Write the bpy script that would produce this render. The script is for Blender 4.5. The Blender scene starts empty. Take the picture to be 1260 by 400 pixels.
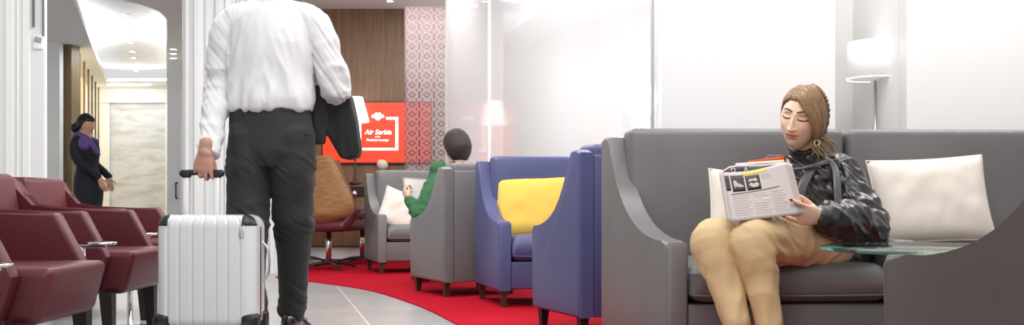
import bpy, bmesh, math, random
from mathutils import Vector, Matrix, noise
random.seed(7)
C = bpy.context.scene.collection
F = 1225.0; CZ = 0.68
def W(px, py, Y):
    return Vector(((px-630)*Y/F, Y, CZ-(py-244)*Y/F))
def V(*a): return Vector(a)

# ------------------------------------------------------------ materials
MATS = {}
def mat(name, col=(.8,.8,.8), rough=.5, metal=0, spec=.5, bump=0, bscale=40, emis=None, estr=0,
        vary=0, vscale=6, coat=0, sheen=0, sss=0, stretch=None, trans=0, ior=1.45):
    if name in MATS: return MATS[name]
    m = bpy.data.materials.new(name); m.use_nodes = True
    nt = m.node_tree; b = nt.nodes['Principled BSDF']
    b.inputs['Base Color'].default_value = (*col, 1)
    b.inputs['Roughness'].default_value = rough
    b.inputs['Metallic'].default_value = metal
    b.inputs['Specular IOR Level'].default_value = spec
    b.inputs['IOR'].default_value = ior
    if coat: b.inputs['Coat Weight'].default_value = coat; b.inputs['Coat Roughness'].default_value = .15
    if sheen: b.inputs['Sheen Weight'].default_value = sheen
    if sss:
        b.inputs['Subsurface Weight'].default_value = sss
        b.inputs['Subsurface Radius'].default_value = (.012,.005,.003); b.inputs['Subsurface Scale'].default_value = 1
    if trans: b.inputs['Transmission Weight'].default_value = trans
    if emis: b.inputs['Emission Color'].default_value = (*emis, 1); b.inputs['Emission Strength'].default_value = estr
    tc = nt.nodes.new('ShaderNodeTexCoord'); mp = nt.nodes.new('ShaderNodeMapping')
    nt.links.new(tc.outputs['Object'], mp.inputs['Vector'])
    if stretch: mp.inputs['Scale'].default_value = stretch
    if bump:
        n = nt.nodes.new('ShaderNodeTexNoise'); n.inputs['Scale'].default_value = bscale; n.inputs['Detail'].default_value = 4
        bp = nt.nodes.new('ShaderNodeBump'); bp.inputs['Strength'].default_value = bump; bp.inputs['Distance'].default_value = .01
        nt.links.new(mp.outputs[0], n.inputs['Vector']); nt.links.new(n.outputs['Fac'], bp.inputs['Height'])
        nt.links.new(bp.outputs[0], b.inputs['Normal'])
    if vary:
        n = nt.nodes.new('ShaderNodeTexNoise'); n.inputs['Scale'].default_value = vscale; n.inputs['Detail'].default_value = 5
        r = nt.nodes.new('ShaderNodeValToRGB')
        lo = tuple(max(0, c*(1-vary)) for c in col); hi = tuple(min(1, c*(1+vary)) for c in col)
        r.color_ramp.elements[0].color = (*lo, 1); r.color_ramp.elements[1].color = (*hi, 1)
        r.color_ramp.elements[0].position = .3; r.color_ramp.elements[1].position = .7
        nt.links.new(mp.outputs[0], n.inputs['Vector']); nt.links.new(n.outputs['Fac'], r.inputs[0])
        nt.links.new(r.outputs[0], b.inputs['Base Color'])
    MATS[name] = m
    return m
def bsdf(m): return m.node_tree.nodes['Principled BSDF']

M_white = mat('white_paint', (.86,.86,.85), .45, vary=.01)
M_gloss_white = mat('white_gloss_panel', (.78,.785,.785), .12, coat=.3)
M_ceil = mat('ceiling_paint', (.85,.85,.86), .7)
M_grey_leather = mat('grey_leather', (.155,.148,.150), .38, bump=.12, bscale=180, vary=.08, vscale=3)
M_taupe_leather = mat('taupe_leather', (.085,.070,.067), .42, bump=.12, bscale=180, vary=.08, vscale=3)
M_blue_leather = mat('violet_blue_leather', (.075,.082,.195), .38, bump=.12, bscale=180, vary=.08, vscale=3)
M_red_leather = mat('burgundy_leather', (.10,.015,.023), .38, bump=.12, bscale=180, vary=.1, vscale=3)
M_dark_wood = mat('dark_wood', (.016,.012,.011), .4)
M_brown_wood = mat('brown_leg_wood', (.06,.025,.015), .4)
M_chrome = mat('chrome', (.75,.75,.76), .15, metal=1)
M_steel = mat('brushed_steel', (.55,.55,.56), .3, metal=1)
M_black = mat('black_plastic', (.012,.012,.013), .35)
M_black_gloss = mat('black_polished_leather', (.010,.010,.011), .12, coat=.6)
M_cream = mat('cream_cushion_fabric', (.78,.72,.64), .85, bump=.3, bscale=350, sheen=.2)
M_yellow = mat('yellow_cushion_fabric', (.86,.56,.10), .85, bump=.3, bscale=350, sheen=.2)
M_shirt = mat('white_shirt_cotton', (.70,.70,.72), .75, bump=.1, bscale=300)
M_trouser = mat('charcoal_wool', (.020,.021,.020), .75, bump=.15, bscale=400, sheen=.06)
M_jacket = mat('black_wool', (.012,.012,.013), .8, bump=.15, bscale=400, sheen=.05)
M_navy = mat('navy_uniform', (.010,.011,.020), .75)
M_violet = mat('violet_scarf', (.10,.06,.25), .5)
M_green = mat('green_knit', (.035,.12,.05), .9, bump=.5, bscale=220)
M_beige = mat('beige_cotton_twill', (.54,.39,.21), .7, bump=.1, bscale=400, vary=.05, vscale=8)
M_satin = mat('charcoal_satin', (.030,.027,.028), .23, spec=.6, vary=.1, vscale=10)
M_satin_strip = mat('grey_satin_strip', (.09,.087,.09), .28, spec=.6)
M_carpet = mat('red_carpet', (.40,.005,.018), .95, bump=.6, bscale=260, vary=.22, vscale=60, spec=.1)
M_glassgreen = mat('green_edge_glass', (.22,.68,.55), .02, trans=1, ior=1.5)
M_shell = mat('silver_white_shell', (.66,.67,.68), .22, coat=.4)
M_hair_w = mat('light_brown_hair', (.26,.155,.078), .36, vary=.28, vscale=25, spec=.5)
M_hair_d = mat('dark_brown_hair', (.020,.013,.010), .5, bump=.6, bscale=150)
M_hair_b = mat('black_hair', (.008,.006,.006), .35)
M_lampshade = mat('lamp_shade_white', (.9,.9,.9), .8, emis=(1,.97,.93), estr=1.6)
M_gold_light = mat('warm_backlight', (.9,.75,.45), .8, emis=(1,.82,.48), estr=.55)
M_light = mat('downlight_lens', (1,1,1), .5, emis=(1,.98,.95), estr=14)
M_cove = mat('cove_led', (1,1,1), .5, emis=(1,1,1), estr=3.2)
M_bulb = mat('globe_glow', (1,1,1), .5, emis=(1,1,1), estr=16)
M_redscreen = mat('red_screen', (.7,.03,.01), .3, emis=(1,.055,.015), estr=.85)
M_scr_white = mat('screen_white', (1,1,1), .5, emis=(1,1,1), estr=1.15)
M_page = mat('magazine_paper', (.50,.44,.43), .5)
M_paper = mat('white_paper', (.9,.9,.9), .7)
M_printblack = mat('black_print', (.012,.010,.012), .35)
M_yellow_ink = mat('yellow_ink', (.80,.60,.03), .5)
M_red_ink = mat('red_ink', (.75,.10,.02), .5)
M_nail = mat('red_nail_polish', (.45,.01,.02), .15)
M_gold = mat('gold_ring', (.85,.62,.3), .2, metal=1)
M_lash = mat('dark_lashes', (.03,.018,.014), .6)
M_brow = mat('brown_eyebrow', (.13,.07,.045), .8)
M_alu = mat('white_enamel_tube', (.85,.85,.86), .2, metal=.3)
M_seam = mat('dark_seam', (.03,.028,.03), .7)

def skin(name, base, lips=None):
    m = mat(name, base, .42, sss=.12)
    nt = m.node_tree
    a = nt.nodes.new('ShaderNodeVertexColor'); a.layer_name = 'tone'
    nt.links.new(a.outputs['Color'], bsdf(m).inputs['Base Color'])
    return m
M_skin_w = skin('fair_skin', (.72,.44,.32)); M_skin_m = skin('tan_skin', (.5,.28,.2))

def wood_mat(name, c1, c2, scale=(3,3,.35), rough=.45):
    m = bpy.data.materials.new(name); m.use_nodes = True; nt = m.node_tree; b = nt.nodes['Principled BSDF']
    tc = nt.nodes.new('ShaderNodeTexCoord'); mp = nt.nodes.new('ShaderNodeMapping'); mp.inputs['Scale'].default_value = scale
    n = nt.nodes.new('ShaderNodeTexNoise'); n.inputs['Scale'].default_value = 6; n.inputs['Detail'].default_value = 8; n.inputs['Distortion'].default_value = .6
    r = nt.nodes.new('ShaderNodeValToRGB'); r.color_ramp.elements[0].color = (*c1,1); r.color_ramp.elements[1].color = (*c2,1)
    r.color_ramp.elements[0].position = .32; r.color_ramp.elements[1].position = .68
    nt.links.new(tc.outputs['Object'], mp.inputs[0]); nt.links.new(mp.outputs[0], n.inputs['Vector'])
    nt.links.new(n.outputs['Fac'], r.inputs[0]); nt.links.new(r.outputs[0], b.inputs['Base Color'])
    b.inputs['Roughness'].default_value = rough
    return m
M_wallwood = wood_mat('walnut_wall_panel', (.17,.092,.046), (.26,.150,.080), (7,7,.35))
M_shellwood = wood_mat('bent_walnut_shell', (.21,.105,.042), (.34,.18,.075), (2,2,9), .3)
M_slatwood = wood_mat('oak_slat', (.13,.085,.035), (.22,.15,.065), (7,7,.4))

def marble_mat():
    m = bpy.data.materials.new('white_marble'); m.use_nodes = True; nt = m.node_tree; b = nt.nodes['Principled BSDF']
    tc = nt.nodes.new('ShaderNodeTexCoord'); mp = nt.nodes.new('ShaderNodeMapping'); mp.inputs['Rotation'].default_value = (0,.6,0); mp.inputs['Scale'].default_value = (.7,1,2.4)
    n = nt.nodes.new('ShaderNodeTexNoise'); n.inputs['Scale'].default_value = 3; n.inputs['Detail'].default_value = 9; n.inputs['Distortion'].default_value = .5
    r = nt.nodes.new('ShaderNodeValToRGB')
    e = r.color_ramp.elements; e[0].position = .38; e[0].color = (.56,.56,.56,1); e[1].position = .55; e[1].color = (.69,.72,.76,1)
    nt.links.new(tc.outputs['Object'], mp.inputs[0]); nt.links.new(mp.outputs[0], n.inputs['Vector'])
    nt.links.new(n.outputs['Fac'], r.inputs[0]); nt.links.new(r.outputs[0], b.inputs['Base Color']); b.inputs['Roughness'].default_value = .25
    return m
M_marble = marble_mat()

def floor_mat():
    m = bpy.data.materials.new('grey_floor_tiles'); m.use_nodes = True; nt = m.node_tree; b = nt.nodes['Principled BSDF']
    tc = nt.nodes.new('ShaderNodeTexCoord'); mp = nt.nodes.new('ShaderNodeMapping'); mp.inputs['Rotation'].default_value = (0,0,math.radians(-14)); mp.inputs['Location'].default_value=(.35,.2,0)
    br = nt.nodes.new('ShaderNodeTexBrick'); br.offset = 0; br.inputs['Scale'].default_value = 1
    br.inputs['Brick Width'].default_value = .9; br.inputs['Row Height'].default_value = .9; br.inputs['Mortar Size'].default_value = .006; br.inputs['Mortar Smooth'].default_value = .1
    br.inputs['Color1'].default_value = (.30,.295,.29,1); br.inputs['Color2'].default_value = (.325,.32,.315,1); br.inputs['Mortar'].default_value = (.52,.51,.50,1)
    n = nt.nodes.new('ShaderNodeTexNoise'); n.inputs['Scale'].default_value = 5; n.inputs['Detail'].default_value = 8; n.inputs['Distortion'].default_value = 1
    mx = nt.nodes.new('ShaderNodeMix'); mx.data_type = 'RGBA'; mx.blend_type = 'OVERLAY'; mx.inputs[0].default_value = .25
    nt.links.new(tc.outputs['Object'], mp.inputs[0]); nt.links.new(mp.outputs[0], br.inputs['Vector']); nt.links.new(mp.outputs[0], n.inputs['Vector'])
    nt.links.new(br.outputs['Color'], mx.inputs[6]); nt.links.new(n.outputs['Fac'], mx.inputs[7]); nt.links.new(mx.outputs[2], b.inputs['Base Color'])
    b.inputs['Roughness'].default_value = .28
    return m
M_floor = floor_mat()

def veil_mat(name, col, alpha, pattern=False, rough=.15):
    """partly see-through glass: plain panes get painted haze, the patterned one a film"""
    m = bpy.data.materials.new(name); m.use_nodes = True; nt = m.node_tree; b = nt.nodes['Principled BSDF']
    out = nt.nodes['Material Output']
    b.inputs['Base Color'].default_value = (*col,1); b.inputs['Roughness'].default_value = rough
    tr = nt.nodes.new('ShaderNodeBsdfTransparent'); mx = nt.nodes.new('ShaderNodeMixShader')
    nt.links.new(tr.outputs[0], mx.inputs[1]); nt.links.new(b.outputs[0], mx.inputs[2]); nt.links.new(mx.outputs[0], out.inputs['Surface'])
    mx.inputs[0].default_value = alpha
    if pattern:
        def mt(op, a, b_=None):
            n = nt.nodes.new('ShaderNodeMath'); n.operation = op
            for i, x in enumerate((a, b_)):
                if x is None: continue
                if isinstance(x, (int, float)): n.inputs[i].default_value = x
                else: nt.links.new(x, n.inputs[i])
            return n.outputs[0]
        tc = nt.nodes.new('ShaderNodeTexCoord'); sp = nt.nodes.new('ShaderNodeSeparateXYZ'); nt.links.new(tc.outputs['Object'], sp.inputs[0])
        u = mt('SUBTRACT', mt('FRACT', mt('DIVIDE', sp.outputs[0], pattern[0])), .5)
        v = mt('SUBTRACT', mt('FRACT', mt('DIVIDE', sp.outputs[2], pattern[1])), .5)
        au = mt('ABSOLUTE', u); av = mt('ABSOLUTE', v)
        d = mt('ADD', mt('MULTIPLY', au, 1.25), av)
        ring = mt('MULTIPLY', mt('GREATER_THAN', d, .20), mt('LESS_THAN', d, .36))
        edge = mt('MULTIPLY', mt('GREATER_THAN', au, .42), mt('LESS_THAN', av, .34))
        dot = mt('LESS_THAN', mt('ADD', mt('ABSOLUTE', mt('SUBTRACT', au, .30)), mt('ABSOLUTE', mt('SUBTRACT', av, .42))), .09)
        k = mt('MINIMUM', mt('ADD', mt('ADD', ring, edge), dot), 1)
        cm = nt.nodes.new('ShaderNodeMix'); cm.data_type = 'RGBA'
        nt.links.new(k, cm.inputs[0]); cm.inputs[6].default_value = (*col,1); cm.inputs[7].default_value = (.14,.06,.06,1)
        nt.links.new(cm.outputs[2], b.inputs['Base Color'])
        al = mt('ADD', mt('MULTIPLY', k, .30), alpha); nt.links.new(al, mx.inputs[0])
    return m
M_pane = veil_mat('hazed_glass', (.80,.79,.80), .42, rough=.06)  # pale colour mixed into clear glass to paint a white haze
M_pattern = veil_mat('patterned_glass_film', (.30,.19,.19), .48, (.1515,.100))

# ------------------------------------------------------------ object helpers
def link(name, me, m=None, parent=None, smooth=True):
    o = bpy.data.objects.new(name, me); C.objects.link(o)
    if m: 
        for x in (m if isinstance(m, (list,tuple)) else [m]): me.materials.append(x)
    if smooth:
        for p in me.polygons: p.use_smooth = True
    if parent: o.parent = parent
    return o
def obj(name, bm, m=None, parent=None, smooth=True, autos=None):
    bmesh.ops.recalc_face_normals(bm, faces=bm.faces)
    me = bpy.data.meshes.new(name); bm.to_mesh(me); bm.free()
    o = link(name, me, m, parent, smooth)
    if autos:
        me.set_sharp_from_angle(angle=math.radians(autos))
    return o
def tag(o, label, cat, group=None):
    o['label'] = label; o['category'] = cat
    if group: o['group'] = group
    return o
def thing(name, label, cat, loc=(0,0,0), rz=0, group=None):
    o = bpy.data.objects.new(name, None); C.objects.link(o); o.location = loc; o.rotation_euler = (0,0,rz)
    return tag(o, label, cat, group)
def struct(name, bm, m, smooth=False):
    o = obj(name, bm, m, None, smooth); o['kind'] = 'structure'; return o
def dup(root, loc, rz, label, group=None):
    r = root.copy(); C.objects.link(r); r.location = loc; r.rotation_euler = (0,0,rz); r['label'] = label
    if group: r['group'] = group
    def rec(a, b):
        for ch in [x for x in bpy.data.objects if x.parent == a]:
            c = ch.copy(); C.objects.link(c); c.parent = b; rec(ch, c)
    rec(root, r)
    return r
def NB(): return bmesh.new()
def box(bm, x0,x1,y0,y1,z0,z1, bev=0, seg=3, M=None):
    r = bmesh.ops.create_cube(bm, size=1); vs = r['verts']
    for v in vs:
        v.co = Vector((x0+(v.co.x+.5)*(x1-x0), y0+(v.co.y+.5)*(y1-y0), z0+(v.co.z+.5)*(z1-z0)))
    if bev:
        es = list({e for v in vs for e in v.link_edges})
        r = bmesh.ops.bevel(bm, geom=es, offset=bev, segments=seg, profile=.5, affect='EDGES')
        vs = list({v for f in r['faces'] for v in f.verts} | {v for v in vs if v.is_valid})
    if M is not None:
        for v in set(vs): v.co = M @ v.co
    return vs
def prism(bm, pts, axis, a0, a1, bev=0, seg=3):
    """closed 2D outline extruded along axis ('x','y','z')"""
    def mk(p, a):
        if axis == 'x': return (a, p[0], p[1])
        if axis == 'y': return (p[0], a, p[1])
        return (p[0], p[1], a)
    A = [bm.verts.new(mk(p, a0)) for p in pts]; B = [bm.verts.new(mk(p, a1)) for p in pts]
    n = len(pts); fs = [bm.faces.new(A), bm.faces.new(B[::-1])]
    for i in range(n): bm.faces.new((A[i], B[i], B[(i+1)%n], A[(i+1)%n]))
    if bev:
        es = list({e for f in fs for e in f.edges})
        bmesh.ops.bevel(bm, geom=es, offset=bev, segments=seg, profile=.5, affect='EDGES')
    return bm
def catmull(pts, k):
    P = [pts[0]*2-pts[1]] + list(pts) + [pts[-1]*2-pts[-2]]
    out = []
    for i in range(1, len(P)-2):
        for j in range(k):
            t = j/k; a,b,c,d = P[i-1],P[i],P[i+1],P[i+2]
            out.append(.5*((2*b)+(c-a)*t+(2*a-5*b+4*c-d)*t*t+(3*b-a-3*c+d)*t**3))
    out.append(P[-2]); return out
def tube(bm, pts, rad, side=None, n=16, sub=5, caps=True, mod=None):
    """tapered tube; rad items are r or (r_side, r_other)"""
    pts = [Vector(p) for p in pts]
    rr = [Vector(r if isinstance(r,(tuple,list)) else (r,r)) for r in rad]
    rr = [Vector((r[0],r[1],0)) for r in rr]
    if len(pts) > 2 and sub > 1: P = catmull(pts, sub); R = catmull(rr, sub)
    else: P, R = pts, rr
    R = [Vector((max(r.x,1e-4),max(r.y,1e-4),0)) for r in R]
    T = []
    for i in range(len(P)):
        T.append((P[min(i+1,len(P)-1)]-P[max(i-1,0)]).normalized())
    if caps:
        k = 4; a, b = [], []
        ra = sum(R[0][:2])/2; rb = sum(R[-1][:2])/2
        for j in range(1, k+1):
            th = math.pi/2*j/(k+.35)
            a.append((P[0]-T[0]*ra*math.sin(th), R[0]*math.cos(th), T[0]))
            b.append((P[-1]+T[-1]*rb*math.sin(th), R[-1]*math.cos(th), T[-1]))
        P = [x[0] for x in a[::-1]]+P+[x[0] for x in b]; R = [x[1] for x in a[::-1]]+R+[x[1] for x in b]; T = [x[2] for x in a[::-1]]+T+[x[2] for x in b]
    s = Vector(side) if side is not None else (Vector((1,0,0)) if abs(T[0].x) < .8 else Vector((0,1,0)))
    rings = []
    for i, (p, r, t) in enumerate(zip(P, R, T)):
        u = (s - t*s.dot(t))
        if u.length < 1e-4: u = t.orthogonal()
        u.normalize(); v = t.cross(u)
        if side is None: s = u
        ring = []
        for j in range(n):
            a = 2*math.pi*j/n
            m_ = mod(i/len(P), a) if mod else 1
            ring.append(bm.verts.new(p+u*r.x*math.cos(a)*m_+v*r.y*math.sin(a)*m_))
        rings.append(ring)
    for A, B in zip(rings, rings[1:]):
        for j in range(n): bm.faces.new((A[j],A[(j+1)%n],B[(j+1)%n],B[j]))
    bm.faces.new(rings[0][::-1]); bm.faces.new(rings[-1])
    return rings
def cyl(bm, p0, p1, r0, r1=None, n=20): 
    return tube(bm, [p0,p1], [r0, r0 if r1 is None else r1], n=n, sub=1, caps=False)
def ball(bm, c, r, n=16, M=None):
    r3 = r if isinstance(r,(tuple,list)) else (r,r,r)
    res = bmesh.ops.create_uvsphere(bm, u_segments=n, v_segments=max(8,n//2+2), radius=1)
    for v in res['verts']:
        p = Vector((v.co.x*r3[0], v.co.y*r3[1], v.co.z*r3[2]))
        if M is not None: p = M @ p
        v.co = p + Vector(c)
    return res['verts']
def lathe(bm, prof, c=(0,0,0), n=28):
    rings = []
    for r, z in prof:
        rings.append([bm.verts.new((c[0]+r*math.cos(2*math.pi*j/n), c[1]+r*math.sin(2*math.pi*j/n), c[2]+z)) for j in range(n)])
    for A,B in zip(rings, rings[1:]):
        for j in range(n): bm.faces.new((A[j],A[(j+1)%n],B[(j+1)%n],B[j]))
    bm.faces.new(rings[0][::-1]); bm.faces.new(rings[-1])
def fuse(bm, voxel=.006, smooth=4, name='fused'):
    """one continuous surface out of the overlapping volumes"""
    bmesh.ops.recalc_face_normals(bm, faces=bm.faces)
    me = bpy.data.meshes.new(name); bm.to_mesh(me); bm.free()
    o = bpy.data.objects.new('tmp', me); C.objects.link(o)
    r = o.modifiers.new('r','REMESH'); r.mode = 'VOXEL'; r.voxel_size = voxel; r.use_smooth_shade = True
    if smooth:
        s = o.modifiers.new('s','SMOOTH'); s.factor = .5; s.iterations = smooth
    dg = bpy.context.evaluated_depsgraph_get(); dg.update()
    out = bpy.data.meshes.new_from_object(o.evaluated_get(dg))
    bpy.data.objects.remove(o); bpy.data.meshes.remove(me)
    out.name = name
    return out
def displace(me, fn):
    ns = [v.normal.copy() for v in me.vertices]
    for v, n in zip(me.vertices, ns): v.co = v.co + n*fn(v.co, n)
    me.update()
def ridged(p, sc, seed=0):
    q = Vector((p.x*sc[0]+seed, p.y*sc[1]+seed*1.7, p.z*sc[2]-seed))
    a = noise.noise(q)
    return 1-2.2*abs(a)
def tone(me, fn):
    ca = me.color_attributes.new('tone', 'FLOAT_COLOR', 'POINT')
    for i, v in enumerate(me.vertices): ca.data[i].color = (*fn(v.co), 1)
# ============================================================ SETTING
bm = NB(); box(bm, -9, 4.5, 0.0, 18.6, -.1, 0); struct('floor', bm, M_floor)
# far wood wall, white wall beyond it
bm = NB(); box(bm, -3.2, -1.19, 11.25, 11.4, 0, 2.82); struct('wall_back', bm, M_wallwood)
bm = NB(); box(bm, -1.19, -.1, 11.25, 11.4, 0, 2.82); struct('wall_back_plain', bm, M_white)
# oblique white wall beyond the glass
A2, B2 = V(-.32,13,0), V(1.75,8.15,0)
def wall_between(name, p, q, z0, z1, m, th=.1):
    d = (q-p).normalized(); n = Vector((-d.y, d.x, 0))
    bm = NB(); prism(bm, [(p.x,p.y),(q.x,q.y),(q.x+n.x*th,q.y+n.y*th),(p.x+n.x*th,p.y+n.y*th)], 'z', z0, z1)
    return struct(name, bm, m)
wall_between('wall_behind_glass', A2, B2, 0, 2.47, M_white)
bm = NB(); prism(bm, [(-.1,11.0),(-.1,13.2),(2.0,8.8),(2.6,7.0),(1.0,6.8)], 'z', 2.47, 2.55); struct('ceiling_behind_glass', bm, M_ceil)
# main ceiling above the far end
bm = NB(); box(bm, -3.4, .1, 8.8, 11.4, 2.82, 2.92); struct('ceiling', bm, M_ceil)
bm = NB(); box(bm, -3.2, -.1, 11.222, 11.25, 0, .13, .004); struct('baseboard_back', bm, M_white)
# right wall: white panels with a recess for the floor lamp
YR = 5.35
def pxX(px, Y): return (px-630)*Y/F
xa, xb, xc = pxX(812,YR), pxX(1028,YR), pxX(1116,YR)
bm = NB(); box(bm, xa, xb, YR, YR+.12, 0, 2.6, .004); struct('wall_right', bm, M_gloss_white)
bm = NB(); box(bm, xc, 3.6, YR, YR+.12, 0, 2.6, .004); struct('wall_right_panel', bm, M_gloss_white)
bm = NB(); box(bm, xb-.1, xc+.1, YR+.85, YR+.95, 0, 2.6); box(bm, xb-.1, xb, YR+.12, YR+.85, 0, 2.6); box(bm, xc, xc+.1, YR+.12, YR+.85, 0, 2.6)
struct('wall_recess', bm, M_white)
# glass partition, from the printed film to the white panels
G0 = V(pxX(548,10.3),10.3,0); G1 = V(xa,YR,0)
gd = (G1-G0).normalized()
def on_partition(px):   # point of the partition line that stands at this column of the frame
    k = (px-630)/F; t = (k*G0.y-G0.x)/((G1.x-G0.x)-k*(G1.y-G0.y)); return G0+(G1-G0)*t
GP = [G0, on_partition(602), on_partition(803), G1]
for i in range(len(GP)-1):
    wall_between('window_%d' % (i+1), GP[i]+gd*.012, GP[i+1]-gd*.012, .02, 2.8, M_pane, .012)
    bm = NB(); w = .010
    q = GP[i+1]; box(bm, q.x-w, q.x+w, q.y-w, q.y+w, 0, 2.8, .003); struct('trim_%d' % (i+1), bm, M_white if i != 1 else M_steel)
# printed film panel
bm = NB(); box(bm, 0, pxX(548,10.3)-pxX(498,10.3), -.006, .006, .02, 2.66)
o = struct('window_6', bm, M_pattern); o.location = (pxX(498,10.3), 10.3, 0)
# grey posts beyond the glass
for i,(px,wd) in enumerate(((771,.055),(806,.06))):
    bm = NB(); x = pxX(px,8.0); box(bm, x-wd/2, x+wd/2, 7.95, 8.03, 0 if i==0 else 1.6, 2.47); struct('trim_%d' % (i+7), bm, mat('grey_post', (.36,.35,.37), .5))
# ---- left side
bm = NB()  # near white panel with a narrow frame
xl = pxX(55,7.2); box(bm, -4.6, xl, 7.2, 7.24, 0, 3.2, .004)
struct('wall_left', bm, M_gloss_white)
for i,(p0,p1) in enumerate(((6,16),(20,22),(27,36))):
    bm = NB(); box(bm, pxX(p0,7.19), pxX(p1,7.19), 7.192, 7.2, 0, 3.2, .003); struct('trim_%d' % (i+9), bm, M_white)
bm = NB(); box(bm, pxX(40.5,7.19), pxX(42,7.19), 7.18, 7.2, CZ+(244-33)*7.19/F, 3.2); box(bm, pxX(53,7.19), pxX(54,7.19), 7.18, 7.2, CZ+(244-44)*7.19/F, 3.2)
struct('trim_12', bm, mat('dark_reveal', (.12,.12,.12), .4))
t = thing('wall_socket', 'small white slanted switch plate on the glossy white wall panel', 'switch', (pxX(46.5,7.19),7.199,CZ+(244-52)*7.19/F))
bm = NB(); box(bm, -.035,.035,-.012,0,-.05,.05,.004); obj('plate', bm, M_white, t)
bm = NB(); box(bm, -.026,.026,-.017,-.0121,.0,.038,.004,M=Matrix.Rotation(.25,4,'Y')); obj('rocker', bm, mat('grey_switch', (.35,.35,.35), .4), t)
bm = NB(); box(bm, -7.4, pxX(73.5,12.6), 12.6, 12.7, 0, 2.65); struct('wall_left_far', bm, M_white)
# marble wall at the end of the passage with white jambs
bm = NB(); box(bm, pxX(136,18), pxX(205,18), 18, 18.15, 0, 2.66); struct('wall_marble', bm, M_marble)
bm = NB(); box(bm, -8.6, pxX(136,18), 17.95, 18.15, 0, 2.66); struct('trim_13', bm, M_white)
bm = NB(); box(bm, pxX(205,18), -3.0, 17.93, 18.15, 0, 2.66); struct('trim_14', bm, M_white)
bm = NB(); box(bm, -9, -3.0, 17.9, 17.95, 2.40, 2.66); struct('trim_15', bm, M_white)
# white door on the right of the passage with a long dark handle
xd0, xd1 = pxX(205.5,11.6), pxX(222,11.6)
t = bpy.data.objects.new('door_1', None); C.objects.link(t); t['kind'] = 'structure'
bm = NB(); box(bm, xd0, xd1, 11.6, 11.66, 0, 2.3, .004); obj('door_leaf', bm, M_gloss_white, t)
xh = pxX(216.5,11.55)
bm = NB(); tube(bm, [(xh,11.6,.86),(xh,11.55,.85),(xh,11.55,.77),(xh,11.55,.69),(xh,11.6,.68)], [.009]*5, n=10); obj('door_handle', bm, M_black, t)
# white pleated column behind the walking man
t = bpy.data.objects.new('wall_column', None); C.objects.link(t); t['kind'] = 'structure'
bm = NB()
x0c, x1c = pxX(218,9.0), pxX(346,9.0); n = 90
for ring in range(2): pass
pts = []
for i in range(n+1):
    u = i/n; x = x0c+(x1c-x0c)*u
    y = 9.0+.012*math.sin(u*61)+.016*math.sin(u*23+1)+.005*math.sin(u*131)
    if u<.05: y += (.05-u)**2*60
    pts.append((x,y))
pts += [(x1c,9.5),(x0c,9.5)]
prism(bm, pts, 'z', 0, 3.3); obj('pleated_panel', bm, mat('white_pleats', (.72,.73,.73), .35), t, False)
# oblique slatted wall of the passage
S0 = V(pxX(88,12.85),12.85,0); S1 = V(pxX(119,17.9),17.9,0)
bm = NB(); box(bm, pxX(73.5,12.75), pxX(88,12.75), 12.75, 13.0, 0, 2.65, .004); struct('trim_16', bm, M_slatwood)
t = thing('slatted_screen', 'slatted oak screen glowing gold between its uprights beside the passage', 'screen', (0,0,0))
sd = (S1-S0); nn = Vector((sd.y,-sd.x,0)).normalized()
if nn.x < 0: nn = -nn
for k in range(6):
    p = S0+sd*((k+.75)/6.2); bm = NB()
    box(bm, -.012,.012,-.010,.010,0.0,2.64,.003); o = obj('slat', bm, M_slatwood, t, False); o.location = p+nn*.05; 
bm = NB(); q0, q1 = S0-nn*.12, S1-nn*.12
prism(bm, [(q0.x,q0.y),(q1.x,q1.y),(q1.x-nn.x*.04,q1.y-nn.y*.04),(q0.x-nn.x*.04,q0.y-nn.y*.04)], 'z', 0, 2.64); obj('lit_back_panel', bm, M_gold_light, t, False)
# passage ceiling with a raised, lit tray
Zs, Zt = 2.65, 2.95
op = [(-4.30,9.75),(-7.05,17.35),(-6.02,17.35),(-3.80,10.95),(-3.72,10.5),(-3.78,10.1),(-3.95,9.8)]
bm = NB()
outer = [(-9,9.0),(-9,18),(-2.9,18),(-2.9,9.0)]
ov = [bm.verts.new((*p,Zs)) for p in outer]; iv = [bm.verts.new((*p,Zs)) for p in op]
es = [bm.edges.new((ov[i],ov[(i+1)%4])) for i in range(4)]+[bm.edges.new((iv[i],iv[(i+1)%len(iv)])) for i in range(len(iv))]
bmesh.ops.triangle_fill(bm, edges=es, use_beauty=True)
r = bmesh.ops.extrude_face_region(bm, geom=bm.faces[:]); 
for v in [g for g in r['geom'] if isinstance(g, bmesh.types.BMVert)]: v.co.z += .08
struct('ceiling_passage', bm, M_ceil)
bm = NB(); box(bm, -9, -2.9, 9.0, 18.1, Zt+.05, Zt+.12); struct('ceiling_tray', bm, M_ceil)
cz = Zs+.09
def cove(p, q, off):
    p, q = V(*p,0), V(*q,0); d = (q-p).normalized(); n = Vector((-d.y,d.x,0))*off
    bm = NB(); a, b = p+n, q+n; n2 = n*1.6
    prism(bm, [(a.x,a.y),(b.x,b.y),(b.x+n2.x,b.y+n2.y),(a.x+n2.x,a.y+n2.y)], 'z', cz, cz+.03)
    return bm
for i,(p,q,s) in enumerate(((op[0],op[1],.03),(op[2],op[3],.03),(op[1],op[2],.03))):
    o = obj('cove_light', cove(p,q,s), M_cove, None, False)
    tag(o, ['long white light strip glowing over the slatted screen in the ceiling cove','long white light strip in the ceiling cove over the white door','short white light strip in the ceiling cove over the marble wall'][i], 'light strip', 'cove light strips of the passage ceiling')
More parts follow.
